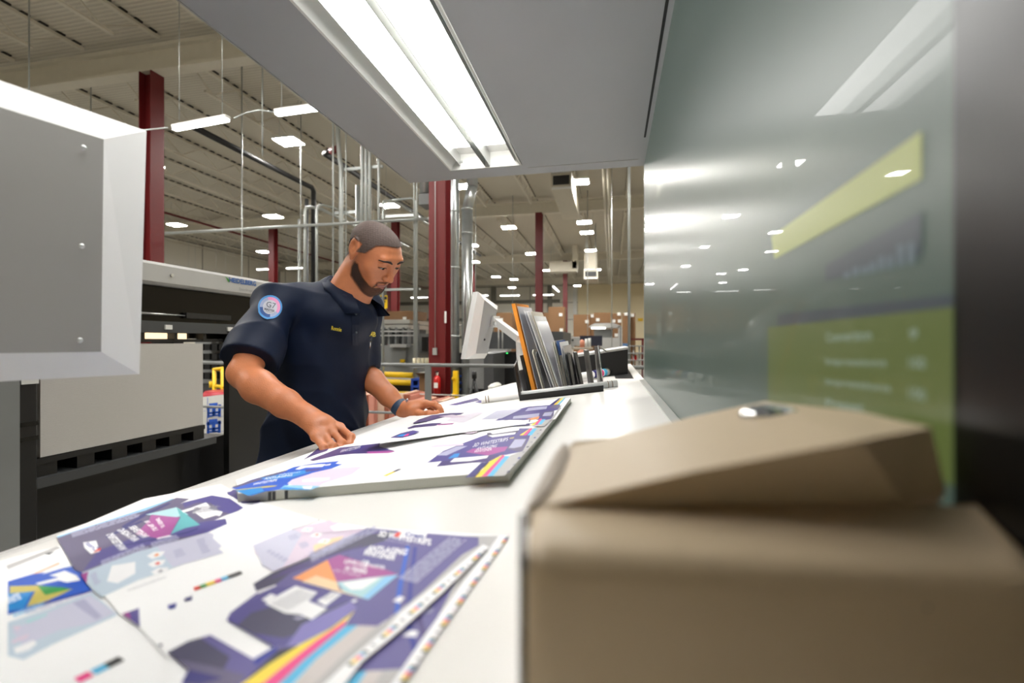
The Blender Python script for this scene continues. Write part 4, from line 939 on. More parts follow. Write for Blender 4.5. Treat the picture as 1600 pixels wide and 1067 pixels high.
P_.z('aqualilac', [(420, 505), (700, 400), (1060, 300), (1090, 310), (1085, 330), (1130, 370), (1115, 385), (1140, 405), (1000, 440), (700, 545), (515, 632), (440, 560)], *ZA)
P_.z('lilac', [(800, 372), (1060, 300), (1090, 310), (1085, 330), (1130, 370), (1115, 385), (1140, 405), (880, 478)], *ZA)
P_.z('magenta', [(410, 515), (450, 500), (440, 560)], *ZA); P_.z('white', [(570, 470), (690, 450), (690, 510), (600, 560), (545, 550)], *ZA)
for (x, y), c in (((795, 415), 'orange'), ((800, 458), 'red'), ((815, 497), 'tick')): P_.z('white', [(x - 48, y + 6), (x - 10, y - 16), (x + 46, y - 18), (x + 30, y + 6), (x - 20, y + 22)], *ZA); P_.z(c, [(x - 12, y + 4), (x + 6, y - 8), (x + 18, y), (x, y + 8)], *ZA)
P_.lines('textgrey', (275, 872), (293, 866), (270, 860), 5, seed=12); P_.lines('textgrey', (316, 865), (330, 861), (306, 843), 6, seed=13); P_.lines('textgrey', (148, 915), (158, 909), (140, 898), 6, seed=14)
for i in range(14): P_.z('tick', [(660 + i * 14, 590 - i * 5), (665 + i * 14, 588 - i * 5), (655 + i * 14, 600 - i * 5), (650 + i * 14, 602 - i * 5)], *ZA)
# small colour ticks in the middle
P_.a('dkblue', [(262, 946), (276, 942), (274, 950), (264, 952)]); P_.a('navy', [(289, 935), (301, 931), (299, 938), (288, 940)])
P_.bar((305, 923), (380, 896), .010, [(0, .12, 'red'), (.12, .24, 'green'), (.24, .42, 'yellow'), (.42, .55, 'mag2'), (.55, .7, 'cyan'), (.7, .99, 'black')])
P_.z('violet', [(622, 716), (708, 686), (712, 782)], *ZA); P_.z('magenta', [(622, 716), (655, 705), (670, 745)], *ZA); P_.z('dkslate', [(805, 872), (830, 868), (822, 885)], *ZA)
P_.z('violet', [(1155, 96), (1215, 84), (1330, 140), (1315, 150), (1235, 152)], 0, 740, 3.262)
P_.z('violet', [(105, 378), (180, 330), (230, 335), (340, 400), (460, 465), (340, 485)], 340, 720, 7.2727)
ZB = (240, 780, 2.7586)
P_.z('pinklilac', [(428, 200), (520, 160), (600, 128), (760, 92), (770, 100), (800, 105), (760, 120), (790, 150), (880, 150), (905, 128), (640, 262), (515, 312), (470, 290), (455, 255), (440, 235)], *ZB)
P_.z('lilac', [(428, 200), (600, 128), (640, 150), (560, 290), (515, 312), (470, 290), (455, 255)], *ZB)
P_.z('peach', [(690, 200), (770, 170), (820, 160), (800, 180), (690, 235)], *ZB)
for (x, y), c in (((660, 132), 'skyblue'), ((700, 155), 'red'), ((735, 182), 'orange')): P_.z('white', [(x - 28, y + 6), (x - 5, y - 10), (x + 30, y - 8), (x + 12, y + 10)], *ZB); P_.z(c, [(x - 8, y + 3), (x + 6, y - 5), (x + 12, y + 1)], *ZB)
P_.lines('textgrey', (416, 862), (424, 858), (445, 880), 5, seed=20); P_.lines('textgrey', (450, 838), (464, 834), (454, 845), 4, seed=21); P_.lines('textgrey', (466, 850), (480, 845), (472, 858), 5, seed=22)
for i in range(12): P_.z('tick', [(598 + i * 10, 128 - i * 3.4), (602 + i * 10, 126 - i * 3.4), (606 + i * 10, 132 - i * 3.4), (601 + i * 10, 134 - i * 3.4)], *ZB)
# main violet carton
P_.z('violet', [(430, 365), (510, 318), (640, 265), (920, 125), (1060, 138), (1400, 165), (1400, 205), (1160, 400), (1010, 520), (960, 550), (825, 545), (868, 480), (760, 560), (620, 630), (545, 655), (315, 522), (330, 490), (445, 405)], *ZB)
P_.z('dkslate', [(430, 365), (510, 318), (640, 265), (840, 165), (1040, 138), (1000, 180), (900, 210), (760, 240), (590, 320), (520, 375), (445, 400)], *ZB)
P_.z('violet2', [(315, 522), (360, 470), (520, 380), (690, 375), (800, 395), (860, 420), (880, 470), (760, 560), (620, 630), (545, 655)], *ZB)
P_.z('dkslate', [(360, 545), (420, 490), (560, 450), (740, 480), (840, 440), (855, 460), (700, 560), (560, 600), (430, 580)], *ZB)
P_.z('violetlight', [(640, 540), (850, 440), (878, 470), (700, 600), (560, 650)], *ZB)
P_.z('dkpurple', [(540, 318), (680, 262), (900, 200), (900, 206), (690, 272), (545, 326)], *ZB); P_.z('dkpurple', [(510, 336), (660, 285), (840, 240), (840, 248), (665, 296), (505, 346)], *ZB)
P_.z('orange', [(598, 342), (750, 262), (790, 358), (700, 365)], *ZB); P_.z('peach', [(640, 356), (700, 330), (790, 358), (800, 390), (930, 434), (780, 395)], *ZB)
P_.z('magenta', [(750, 262), (800, 240), (960, 290), (1056, 325), (930, 340), (790, 358)], *ZB); P_.z('aqua', [(790, 358), (930, 340), (1056, 326), (925, 434), (820, 400)], *ZB); P_.z('skyblue', [(1000, 333), (1056, 326), (925, 434), (900, 424)], *ZB); P_.z('white', [(810, 362), (930, 342), (980, 338), (900, 390), (850, 392)], *ZB)
P_.z('blue', [(1088, 200), (1106, 204), (1080, 330), (1060, 480), (1036, 500), (1050, 380)], *ZB); P_.z('dkblue', [(1120, 205), (1136, 208), (1120, 330), (1112, 450), (1090, 460), (1102, 340)], *ZB)
P_.lines('textgrey', (487, 878), (594, 828), (482, 868), 6, seed=30, jag=.05)
P_.lines('textgrey', (622, 904), (704, 838), (652, 912), 9, seed=31, jag=.1)
P_.lines('textgrey', (488, 872), (560, 840), (482, 864), 5, seed=34, jag=.0)
P_.text('white', '3D WHITESTRIPS', (590, 838), (673, 853), (594, 829), .04); P_.text('textgrey', 'GLAMOROUS WHITE LUXE', (600, 845), (640, 852), (601, 842), .0)
P_.a('white', [(616, 834), (628, 829), (668, 833), (664, 841), (620, 840)]); P_.text('dkblue', 'Crest', (632, 838), (662, 842), (634, 831), .04); P_.a('red', [(615, 838), (620, 832), (628, 832), (622, 840)])
P_.text('white', 'ANTI-AGING', (571, 861), (634, 868), (577, 852), .04); P_.text('white', 'WHITENER', (565, 867), (616, 876), (571, 859), .04)
P_.text('white', 'LEVELS', (537, 880), (562, 884), (540, 874), .02); P_.text('white', '18', (563, 886), (573, 888), (568, 875), .04); P_.text('white', 'WHITER', (575, 886), (601, 890), (577, 881), .02)
P_.text('white', '10 YEARS', (538, 891), (572, 897), (541, 884), .03); P_.text('pinklilac', 'OF STAINS', (520, 893), (562, 902), (523, 889), .0)
P_.z('white', [(480, 450), (545, 410), (612, 374), (706, 402), (668, 440), (748, 472), (682, 520), (632, 498), (566, 492)], *ZB); P_.z('white', [(704, 440), (768, 400), (812, 408), (742, 462)], *ZB); P_.z('white', [(465, 434), (505, 408), (530, 416), (492, 445)], *ZB); P_.z('white', [(850, 440), (868, 432), (880, 438), (862, 446)], *ZB)
P_.lines('tick', (424, 944), (470, 920), (450, 955), 9, seed=33, jag=.05, fill=.35); P_.lines('tick', (500, 936), (520, 925), (512, 940), 6, seed=36, jag=.05, fill=.35)
P_.z('white', [(1030, 440), (1060, 418), (1082, 424), (1062, 448)], *ZB); P_.z('textgrey', [(600, 512), (640, 505), (655, 512), (620, 520)], *ZB)
P_.z('white', [(440, 400), (525, 370), (530, 374), (450, 408)], *ZB)
# lower-left violet flap
P_.z('violet', [(60, 660), (150, 612), (245, 586), (430, 690), (520, 636), (620, 632), (760, 560), (868, 482), (720, 610), (560, 700), (400, 800), (330, 900), (80, 900), (150, 735)], *ZB)
P_.z('dkslate', [(60, 660), (150, 612), (200, 598), (330, 680), (300, 740), (150, 735)], *ZB); P_.z('greyviolet', [(100, 690), (250, 720), (400, 760), (300, 860), (120, 860), (150, 735)], *ZB); P_.z('navy', [(150, 735), (300, 770), (200, 800), (120, 790)], *ZB)
P_.z('dkblue', [(430, 692), (520, 636), (545, 655), (470, 700), (440, 720)], *ZB); P_.z('black', [(440, 740), (540, 650), (620, 632), (560, 690), (460, 750), (380, 800)], *ZB)
P_.z('yellow', [(870, 480), (830, 522), (640, 670), (450, 820), (350, 820), (500, 710), (640, 622), (760, 560)], *ZB)
P_.z('mag2', [(830, 522), (825, 546), (640, 700), (520, 820), (440, 820), (560, 720), (700, 610)], *ZB)
P_.z('cyan', [(825, 546), (880, 545), (700, 690), (580, 820), (515, 820), (640, 700)], *ZB)
P_.z('warmgrey', [(880, 545), (965, 548), (800, 690), (660, 830), (575, 830), (700, 690)], *ZB)
P_.z('grey', [(960, 550), (1000, 530), (1160, 400), (1330, 240), (1420, 190), (1440, 200), (1180, 450), (1000, 580), (830, 740), (720, 850), (650, 840), (800, 690)], *ZB)
P_.z('white', [(1420, 196), (1446, 208), (1250, 400), (1060, 570), (900, 700), (800, 830), (700, 830), (860, 680), (1000, 560), (1060, 490), (1200, 380)], *ZB)
P_.bar((520, 1058), (757, 857), -.0044, patches([.06 + .16 * i for i in range(6)], .014))
P_.build('press_sheet', label='large top near sheet with purple carton layouts and lettering, nearest the camera', cat='printed sheet')

# ---- the sheet pile the man works on
hs = .016
def sq(x, y, h): return Vector((x, y, tz(x, h)))
c0, c1, c2, c3 = T(795, 737, hs), T(892, 622, hs), None, None
xl = -.705
c3 = T(372, 772, hs); 
dirn = (c3 - c0); xl2 = c0 + dirn * ((xl - c0.x) / dirn.x); c2 = Vector((xl, c1.y - .02, 0)); c2.z = tz(xl, hs)
base = [c0, c1, c2, sq(xl, c3.y + .1, hs), c3]
m = MB(); M_edge = wave_mat('sheet_edges', (214, 216, 208), (176, 178, 170), 500, 'Z', .7)
m.prism([p - Vector((0, 0, hs - .0008)) for p in base], (0, 0, hs - .0012), 0)
e0 = T(433, 770, hs)
for px in (436, 443, 463):
    a = onto = None
    q = c0 + (c3 - c0) * ((px - 795) / (372 - 795) * 1.02); q2 = q + (c3 - c0).normalized() * .006
    n_ = Vector((0, -.0006, 0)); m.add([q + n_ + Vector((0, 0, -.001)), q2 + n_ + Vector((0, 0, -.001)), q2 + n_ + Vector((0, 0, -hs + .001)), q + n_ + Vector((0, 0, -hs + .001))], [[0, 1, 2, 3]], 1)
m.build('sheet_pile', [M_edge, M_dkgrey], label='thick squared pile of press sheets under the man\'s hands', cat='sheet pile')
S = Sheet(hs + .0006)
S.m.prism([p + Vector((0, 0, .0002)) for p in base][::-1], (0, 0, .0004))
ZC1 = (340, 720, 7.2727)
S.z('blue', [(160, 312), (380, 220), (545, 172), (780, 110), (860, 75), (1000, 48), (1150, 25), (1385, 5), (1340, 35), (1420, 42), (1260, 105), (1080, 140), (900, 205), (830, 260), (700, 330), (540, 352), (380, 400), (280, 350)], *ZC1)
S.z('greyviolet', [(165, 300), (540, 172), (780, 110), (800, 115), (600, 185), (200, 310)], *ZC1); S.z('blue2', [(480, 200), (800, 140), (960, 112), (1060, 125), (840, 190), (560, 220)], *ZC1)
S.z('white', [(880, 100), (950, 60), (1180, 40), (1230, 42), (1190, 72), (1000, 80), (930, 102)], *ZC1); S.z('white', [(1220, 48), (1290, 36), (1280, 50), (1220, 58)], *ZC1); S.z('violet2', [(1000, 100), (1180, 85), (1150, 110), (1000, 130)], *ZC1)
S.z('gold', [(215, 330), (600, 285), (680, 280), (650, 295), (240, 345)], *ZC1); S.z('blue2', [(200, 340), (500, 305), (530, 350), (350, 400)], *ZC1)
S.text('white', 'WHITESTRIPS', (394, 759), (432, 752), (397, 755), .02); S.text('white', 'ANTI-AGING', (412, 750), (456, 744), (414.5, 746.5), .02); S.text('white', 'whitener', (435, 743), (470, 738.5), (437, 740.5), .0)
S.z('pinklilac', [(1100, 135), (1300, 90), (1600, 68), (1640, 75), (1520, 160), (1200, 262), (1160, 290), (880, 292), (790, 260), (850, 215), (960, 180)], *ZC1); S.z('palelilac', [(960, 215), (1080, 195), (1280, 190), (1270, 220), (1160, 240), (960, 245)], *ZC1)
S.z('skyblue', [(760, 280), (900, 280), (1165, 290), (1060, 334), (700, 330)], *ZC1); S.z('white', [(960, 295), (1080, 290), (1060, 325), (980, 320)], *ZC1); S.z('blue2', [(700, 328), (1060, 334), (1070, 330), (760, 300)], *ZC1)
ZD = (640, 600, 5.7143)
# dark purple carton under the right hand, left half
S.z('dkpurple', [(-150, 700 - 20), (-60, 610), (0, 560), (90, 530), (60, 520), (180, 500), (200, 510), (100, 560), (60, 600), (-60, 640)], 500, 600, 5.7143)
S.z('dkpurple', [(250, 680), (400, 620), (520, 570), (880, 530), (870, 560), (1010, 600), (900, 620), (640, 625), (500, 640), (280, 690)], 440, 600, 5.7143)
S.z('navy', [(520, 590), (620, 560), (740, 550), (700, 585), (560, 610)], 440, 600, 5.7143); S.text('white', 'WHITESTRIPS', (530, 708), (562, 701), (534, 703), .0)
S.z('magenta', [(760, 606), (960, 598), (1020, 604), (960, 618), (770, 622)], 440, 600, 5.7143)
S.z('violet2', [(155, 705), (300, 600), (500, 522), (640, 470), (700, 450), (980, 398), (1075, 398), (1080, 460), (1020, 602), (860, 635), (800, 640), (660, 698), (560, 702), (240, 740), (295, 690)], *ZD)
S.z('textgrey', [(230, 640), (420, 560), (520, 555), (330, 640)], *ZD); S.z('blue2', [(340, 668), (400, 625), (450, 620), (430, 655)], *ZD); S.z('magenta', [(500, 610), (560, 580), (880, 560), (850, 600), (700, 640)], *ZD); S.z('pinklilac', [(165, 565), (240, 545), (480, 535), (480, 550), (200, 568)], *ZD)
S.z('dkpurple', [(240, 738), (290, 690), (700, 640), (830, 630), (700, 700), (560, 704)], *ZD); S.z('white', [(360, 700), (400, 665), (705, 640), (690, 662), (540, 690)], *ZD); S.z('dkslate', [(690, 440), (980, 400), (960, 440), (700, 480)], *ZD)
S.z('white', [(720, 435), (980, 395), (975, 415), (740, 450)], *ZD); S.z('white', [(700, 462), (950, 432), (940, 450), (740, 478)], *ZD)
S.text('white', '3D WHITESTRIPS', (738, 699), (793, 689), (742, 693), .0); S.text('white', 'ANTI-AGING', (743, 704), (775, 699), (747, 699), .0); S.text('white', 'WHITENER', (740, 708), (768, 704), (742, 704), .0)
S.z('greyviolet', [(870, 580), (940, 490), (1050, 490), (1010, 600), (960, 605)], *ZD); S.z('textgrey', [(885, 572), (940, 498), (1040, 494), (1000, 560), (930, 575)], *ZD); S.z('gold', [(890, 485), (935, 475), (925, 488), (895, 490)], *ZD)
S.z('grey', [(740, 826), (900, 640), (1010, 600), (1085, 460), (1100, 400), (1250, 330), (1330, 260), (1160, 470), (960, 700), (850, 822)], *ZD)
S.z('navy', [(495, 838), (640, 704), (700, 700), (575, 834)], *ZD); S.z('black', [(575, 834), (700, 700), (760, 690), (640, 760), (600, 834)], *ZD); S.z('yellow', [(585, 833), (720, 690), (830, 635), (640, 830)], *ZD); S.z('mag2', [(640, 830), (830, 635), (855, 645), (690, 827)], *ZD); S.z('cyan', [(690, 827), (850, 645), (895, 645), (745, 824)], *ZD)
S.z('yellow', [(980, 460), (1080, 395), (1060, 412), (1010, 460)], *ZD); S.z('mag2', [(1010, 460), (1080, 395), (1100, 400), (1040, 460)], *ZD); S.z('cyan', [(1050, 460), (1100, 402), (1140, 398), (1090, 460)], *ZD)
S.z('tick', [(180, 560), (0, 600), (60, 590)], *ZD)
S.bar((604, 744), (628, 733), .008, [(0, .3, 'yellow'), (.3, .6, 'yellow'), (.6, 1, 'dkslate')])
S.bar((789, 742), (882, 623), -.004, [(.01 + i * .045, .01 + i * .045 + .012, ('dkslate', 'tick', 'dkblue', 'tick')[i % 4]) for i in range(21)])
S.build('press_sheet', label='printed sheet on top of the pile with blue and purple layouts', cat='printed sheet')
# ---- the upper sheet he lifts by its near edge
U = Sheet(hs + .0022)
ue = [(868, 655), (830, 661), (780, 668.5), (700, 679), (640, 687), (600, 692), (565, 693)]
near = []
for i, (x, y) in enumerate(ue):
    l_ = (0, .0005, .002, .004, .009, .013, .016)[i]; near.append(T(x, y, hs + .0022 + l_))
far = []
for i, p in enumerate(near):
    u = i / (len(near) - 1); x = near[0].x + (p.x - near[0].x); fx = c1.x + (c2.x - c1.x) * min(1, max(0, (x - c1.x) / (c2.x - c1.x)))
    far.append(sq(fx, c1.y - .012, hs + .0022))
NJ = 8; vs = []
for i in range(len(near)):
    for j in range(NJ + 1):
        v = j / NJ; q = near[i].lerp(far[i], v)
        lift = (near[i].z - tz(near[i].x, hs + .0022)) * max(0, 1 - v * 2.2) ** 2
        vs.append(Vector((q.x, q.y, tz(q.x, hs + .0022) + lift)))
nv = len(vs); fs = []
for i in range(len(near) - 1):
    for j in range(NJ): fs.append([i * (NJ + 1) + j, i * (NJ + 1) + j + 1, (i + 1) * (NJ + 1) + j + 1, (i + 1) * (NJ + 1) + j])
U.m.add(vs, fs, 0, True); U.m.add([v - Vector((0, 0, .0008)) for v in vs], [f[::-1] for f in fs], 0, True)
bd = [i * (NJ + 1) for i in range(len(near))]
U.m.add([vs[i] for i in bd] + [vs[i] - Vector((0, 0, .0008)) for i in bd], [[i, i + 1, len(bd) + i + 1, len(bd) + i] for i in range(len(bd) - 1)], 0)
def Uz(n, pts, lift=.0):
    U.k += 1; U.m.poly([T(640 + x / 5.7143, 600 + y / 5.7143, hs + .0022 + .0004 + lift + U.k * .00002) for x, y in pts][::-1], U.mi(n))
Uz('violet2', [(690, 370), (800, 310), (950, 232), (1060, 205), (1340, 183), (1352, 225), (1290, 240), (1282, 310), (1180, 330), (1090, 312), (880, 350), (760, 370)])
Uz('lilac', [(640, 320), (780, 240), (1000, 225), (820, 310)]); Uz('textgrey', [(930, 290), (1160, 262), (1150, 300), (920, 312)]); Uz('orange', [(1020, 320), (1160, 290), (1150, 315), (1060, 330)]); Uz('dkpurple', [(860, 320), (1080, 315), (1070, 370), (800, 385), (720, 372)])
Uz('white', [(860, 345), (1070, 320), (1062, 335), (880, 358)]); Uz('white', [(830, 362), (1045, 345), (1040, 362), (840, 378)]); Uz('greyviolet', [(1180, 285), (1200, 250), (1290, 240), (1270, 300)]); Uz('textgrey', [(1185, 290), (1205, 258), (1280, 250), (1260, 285)]); Uz('greyviolet', [(1250, 215), (1280, 190), (1342, 186), (1345, 222)])
Uz('textgrey', [(1030, 245), (1060, 215), (1230, 200), (1220, 225)]); Uz('navy', [(1250, 190), (1330, 130), (1350, 130), (1285, 188)]); Uz('yellow', [(1285, 188), (1350, 130), (1375, 128), (1310, 186)]); Uz('cyan', [(1320, 186), (1378, 128), (1392, 127), (1340, 184)])
Uz('grey', [(1345, 225), (1360, 180), (1400, 128), (1250, 330), (1200, 380), (1085, 380), (1180, 330), (1285, 310)]); Uz('yellow', [(1080, 370), (1165, 315), (1180, 312), (1110, 368)]); Uz('mag2', [(1110, 368), (1165, 312), (1185, 314), (1140, 365)]); Uz('cyan', [(1140, 365), (1180, 318), (1215, 315), (1180, 362)])
Uz('palelilac', [(380, 300), (620, 250), (660, 260), (480, 350), (330, 330)])
# left printed strips, on the raised part
Uz('dkpurple', [(30, 350), (80, 320), (200, 280), (360, 262), (490, 258), (450, 275), (300, 300), (180, 330), (40, 355)]); Uz('pinklilac', [(260, 290), (380, 275), (520, 296), (380, 305)]); 
Uz('dkpurple', [(-20, 395), (40, 370), (200, 352), (290, 350), (230, 375), (60, 390), (-10, 402)]); Uz('magenta', [(240, 362), (400, 350), (380, 362), (260, 370)])
Uz('violet2', [(-170, 480), (-80, 440), (30, 415), (90, 425), (10, 460), (-60, 482), (-150, 490)], .006); Uz('blue2', [(-120, 470), (-70, 450), (-20, 448), (-60, 470)], .0065); Uz('mag2', [(-60, 468), (-20, 448), (0, 446), (-20, 466)], .0065)
Uz('pinklilac', [(350, 440), (420, 428), (620, 425), (560, 445)]); Uz('tick', [(-230, 520), (-150, 505), (0, 500), (-120, 515)], .008)
U.build('press_sheet', label='printed sheet whose near edge the man lifts off the pile', cat='printed sheet')
# small sheet beyond left edge of pile
V = Sheet(.001); V.paper([(690, 634), (770, 611), (808, 608), (790, 622), (700, 640)])
V.a('dkpurple', [(700, 633), (745, 622), (750, 626), (712, 634)]); V.a('violet2', [(742, 629), (760, 622), (765, 626), (750, 630)])
V.build('press_sheet', label='small printed sheet beyond the man\'s left hand at the desk\'s far side', cat='printed sheet')
# ================================================================ THE MAN
def nv(*a): return np.array(a, float)
def vv(v): return np.array((v.x, v.y, v.z))
def smin(a, b, k):
    if k <= 0: return np.minimum(a, b)
    h = np.maximum(k - np.abs(a - b), 0) / k; return np.minimum(a, b) - h * h * k * .25
def smax(a, b, k): return -smin(-a, -b, k)
def d_cap(P, a, b, ra, rb):
    ab = b - a; t = np.clip(((P - a) @ ab) / (ab @ ab + 1e-12), 0, 1)
    return np.linalg.norm(P - a - t[..., None] * ab, axis=-1) - (ra + (rb - ra) * t)
def d_ell(P, c, R, r):
    q = (P - c) @ R; k0 = np.linalg.norm(q / r, axis=-1); k1 = np.linalg.norm(q / (r * r), axis=-1)
    return k0 * (k0 - 1) / np.maximum(k1, 1e-9)
I3 = np.eye(3)
class SDF:
    def __init__(s): s.p = []; s.post = None
    def cap(s, a, b, ra, rb=None, k=.01, op='+'):
        a, b = nv(*a), nv(*b); rb = ra if rb is None else rb; R = max(ra, rb) + k + .01
        s.p.append((op, lambda P: d_cap(P, a, b, ra, rb), np.minimum(a, b) - R, np.maximum(a, b) + R, k)); return s
    def sleeve(s, a, b, ra, rb, k=.02):
        a, b = nv(*a), nv(*b); n = (b - a) / np.linalg.norm(b - a); R = max(ra, rb) + k + .01; e = b + n * .08
        f = lambda P: smax(d_cap(P, a, e, ra, rb + (rb - ra) * .3), (P - b) @ n, .002)
        s.p.append(('+', f, np.minimum(a, e) - R, np.maximum(a, e) + R, k)); return s
    def ell(s, c, r, R=I3, k=.01, op='+'):
        c, r = nv(*c), nv(*r); m = max(r) + k + .01
        s.p.append((op, lambda P: d_ell(P, c, R, r), c - m, c + m, k)); return s
    def ev(s, P):
        V = np.full(P.shape[:-1], 1.0)
        for op, f, lo, hi, k in s.p:
            d = f(P); V = smin(V, d, k) if op == '+' else smax(V, -d, k)
        if s.post: V = s.post(P, V)
        return V
    def mesh(s, lo, hi, h, extra=None):
        lo, hi = nv(*lo), nv(*hi); n = np.ceil((hi - lo) / h).astype(int) + 1
        ax = [lo[i] + h * np.arange(n[i]) for i in range(3)]
        V = np.full(n, 1.0, dtype=np.float32)
        for op, f, a, b, k in s.p:
            i0 = np.clip(np.floor((a - lo) / h).astype(int), 0, n); i1 = np.clip(np.ceil((b - lo) / h).astype(int) + 1, 0, n)
            if (i1 <= i0).any(): continue
            G_ = np.stack(np.meshgrid(*[ax[q][i0[q]:i1[q]] for q in range(3)], indexing='ij'), -1)
            d = f(G_); sl = tuple(slice(i0[q], i1[q]) for q in range(3))
            V[sl] = smin(V[sl], d, k) if op == '+' else smax(V[sl], -d, k)
        if s.post or extra:
            for i in range(0, n[0], 24):
                G_ = np.stack(np.meshgrid(ax[0][i:i + 24], ax[1], ax[2], indexing='ij'), -1)
                if s.post: V[i:i + 24] = s.post(G_, V[i:i + 24])
                if extra: V[i:i + 24] = extra(G_, V[i:i + 24])
        return surfnet(V, lo, h)
def surfnet(V, lo, h):
    S = V < 0; n = np.array(V.shape) - 1
    cnt = np.zeros(n, np.int8)
    for dx in (0, 1):
        for dy in (0, 1):
            for dz in (0, 1): cnt += S[dx:n[0] + dx, dy:n[1] + dy, dz:n[2] + dz]
    act = (cnt > 0) & (cnt < 8); idx = np.argwhere(act); ids = np.full(n, -1, np.int64); ids[act] = np.arange(len(idx))
    acc = np.zeros((len(idx), 3)); c = np.zeros(len(idx)); i, j, k = idx.T
    cr = [(a, b) for a in np.ndindex(2, 2, 2) for b in np.ndindex(2, 2, 2) if sum(b) - sum(a) == 1 and all(b[q] >= a[q] for q in range(3))]
    for a, b in cr:
        va = V[i + a[0], j + a[1], k + a[2]].astype(float); vb = V[i + b[0], j + b[1], k + b[2]].astype(float)
        m = (va < 0) != (vb < 0); t = np.where(m, va / np.where(m, va - vb, 1), 0)
        p = np.array(a)[None] + t[:, None] * (np.array(b) - np.array(a))[None]
        acc[m] += p[m]; c[m] += 1
    verts = lo + h * (idx + acc / c[:, None]); quads = []
    for ax_ in range(3):
        u, v = (ax_ + 1) % 3, (ax_ + 2) % 3
        sl0 = [slice(1, n[q]) for q in range(3)]; sl0[ax_] = slice(0, n[ax_]); sl1 = list(sl0); sl1[ax_] = slice(1, n[ax_] + 1)
        A, B = S[tuple(sl0)], S[tuple(sl1)]; e = np.argwhere(A != B)
        off = np.array([sl0[q].start for q in range(3)]); e = e + off; ins = S[e[:, 0], e[:, 1], e[:, 2]]
        def cid(du, dv):
            q = e.copy(); q[:, u] -= du; q[:, v] -= dv; return ids[q[:, 0], q[:, 1], q[:, 2]]
        f = np.stack([cid(1, 1), cid(0, 1), cid(0, 0), cid(1, 0)], 1); f[~ins] = f[~ins][:, ::-1]; quads.append(f)
    return verts, np.concatenate(quads)
def smooth_obj(name, parts, mats, parent, label=None):
    co = np.concatenate([p[0] for p in parts]); fs = []; o = 0; mi = []
    for p in parts:
        fs += (p[1] + o).tolist(); o += len(p[0]); mi += [p[2] if len(p) > 2 else 0] * len(p[1])
    return mesh_obj(name, co, fs, mats, parent, label, mi=mi, sm=[True] * len(fs))
HR = np.array([[-0.32977561, 0.70721161, 0.62537971], [-0.93277401, -0.14196655, -0.33132786], [-0.14553591, -0.69260179, 0.70648571]])
HO = nv(-.7965, 1.4974, .3065); HS = 1.02
def h2w(p): return np.asarray(p) @ HR.T * HS + HO
def w2h(p): return ((np.asarray(p) - HO) / HS) @ HR
Fv = nv(.98, -.19, 0); Sv = nv(.19, .98, 0); Uv = nv(0, 0, 1); TR_ = np.stack([Fv, Sv, Uv], 1)
NB = nv(-.915, 1.525, .195); RS = nv(-1.076, 1.358, .12); LS = nv(-.965, 1.725, .135)
RE, LE = nv(-1.038, 1.172, -.103), vv(W(562, 575, 1.83))
skin = mat('skin', (200, 126, 86), .43, nscale=55, namt=.12, bump=.22, bscale=260, sss=.06)
hairm = mat('hair', (78, 64, 58), .8, nscale=160, namt=.35, bump=.35, bscale=500)
browm = mat('brow_hair', (50, 36, 30), .8)
beardm = mat('beard_stubble', (56, 38, 30), .75, nscale=200, namt=.3)
def fade(m, gain):
    """short hair thins out towards its edge: skin shows through between the hairs"""
    nt = m.node_tree; tr = nt.nodes.new('ShaderNodeBsdfTransparent'); ms = nt.nodes.new('ShaderNodeMixShader'); n = nt.nodes.new('ShaderNodeTexNoise'); n.inputs['Scale'].default_value = 650; n.inputs['Detail'].default_value = 1
    at = nt.nodes.new('ShaderNodeAttribute'); at.attribute_name = 'hair_cover'; tc = [q for q in nt.nodes if q.type == 'TEX_COORD'][0]; nt.links.new(tc.outputs['Object'], n.inputs['Vector'])
    m1 = nt.nodes.new('ShaderNodeMath'); m1.operation = 'MULTIPLY_ADD'; m1.inputs[1].default_value = gain; m1.inputs[2].default_value = -.55; ad = nt.nodes.new('ShaderNodeMath'); ad.operation = 'ADD'; ad.use_clamp = True
    nt.links.new(at.outputs['Fac'], m1.inputs[0]); nt.links.new(m1.outputs[0], ad.inputs[0]); nt.links.new(n.outputs['Fac'], ad.inputs[1]); nt.links.new(ad.outputs[0], ms.inputs[0])
    nt.links.new(tr.outputs[0], ms.inputs[1]); nt.links.new(nt.nodes['Principled BSDF'].outputs[0], ms.inputs[2]); nt.links.new(ms.outputs[0], nt.nodes['Material Output'].inputs['Surface'])
fade(beardm, 1.0); fade(hairm, 1.6)
def set_density(o, d):
    at = o.data.attributes.new('hair_cover', 'FLOAT', 'POINT'); at.data.foreach_set('value', np.ascontiguousarray(d, dtype=np.float32))
lipm = mat('lips', (142, 78, 66), .4); eyem = mat('eye_white', (206, 198, 190), .2); irism = mat('iris', (44, 28, 20), .15)
shirtm = mat('navy_shirt', (10, 23, 46), .6, nscale=30, namt=.1, bump=.1, bscale=900, spec=.22); pantm = mat('dark_trousers', (22, 23, 27), .8)
man = thing('person', 'man in a navy short-sleeved polo shirt leaning over the desk, looking down at the sheets', 'person', (-1.12, 1.57, ZF))
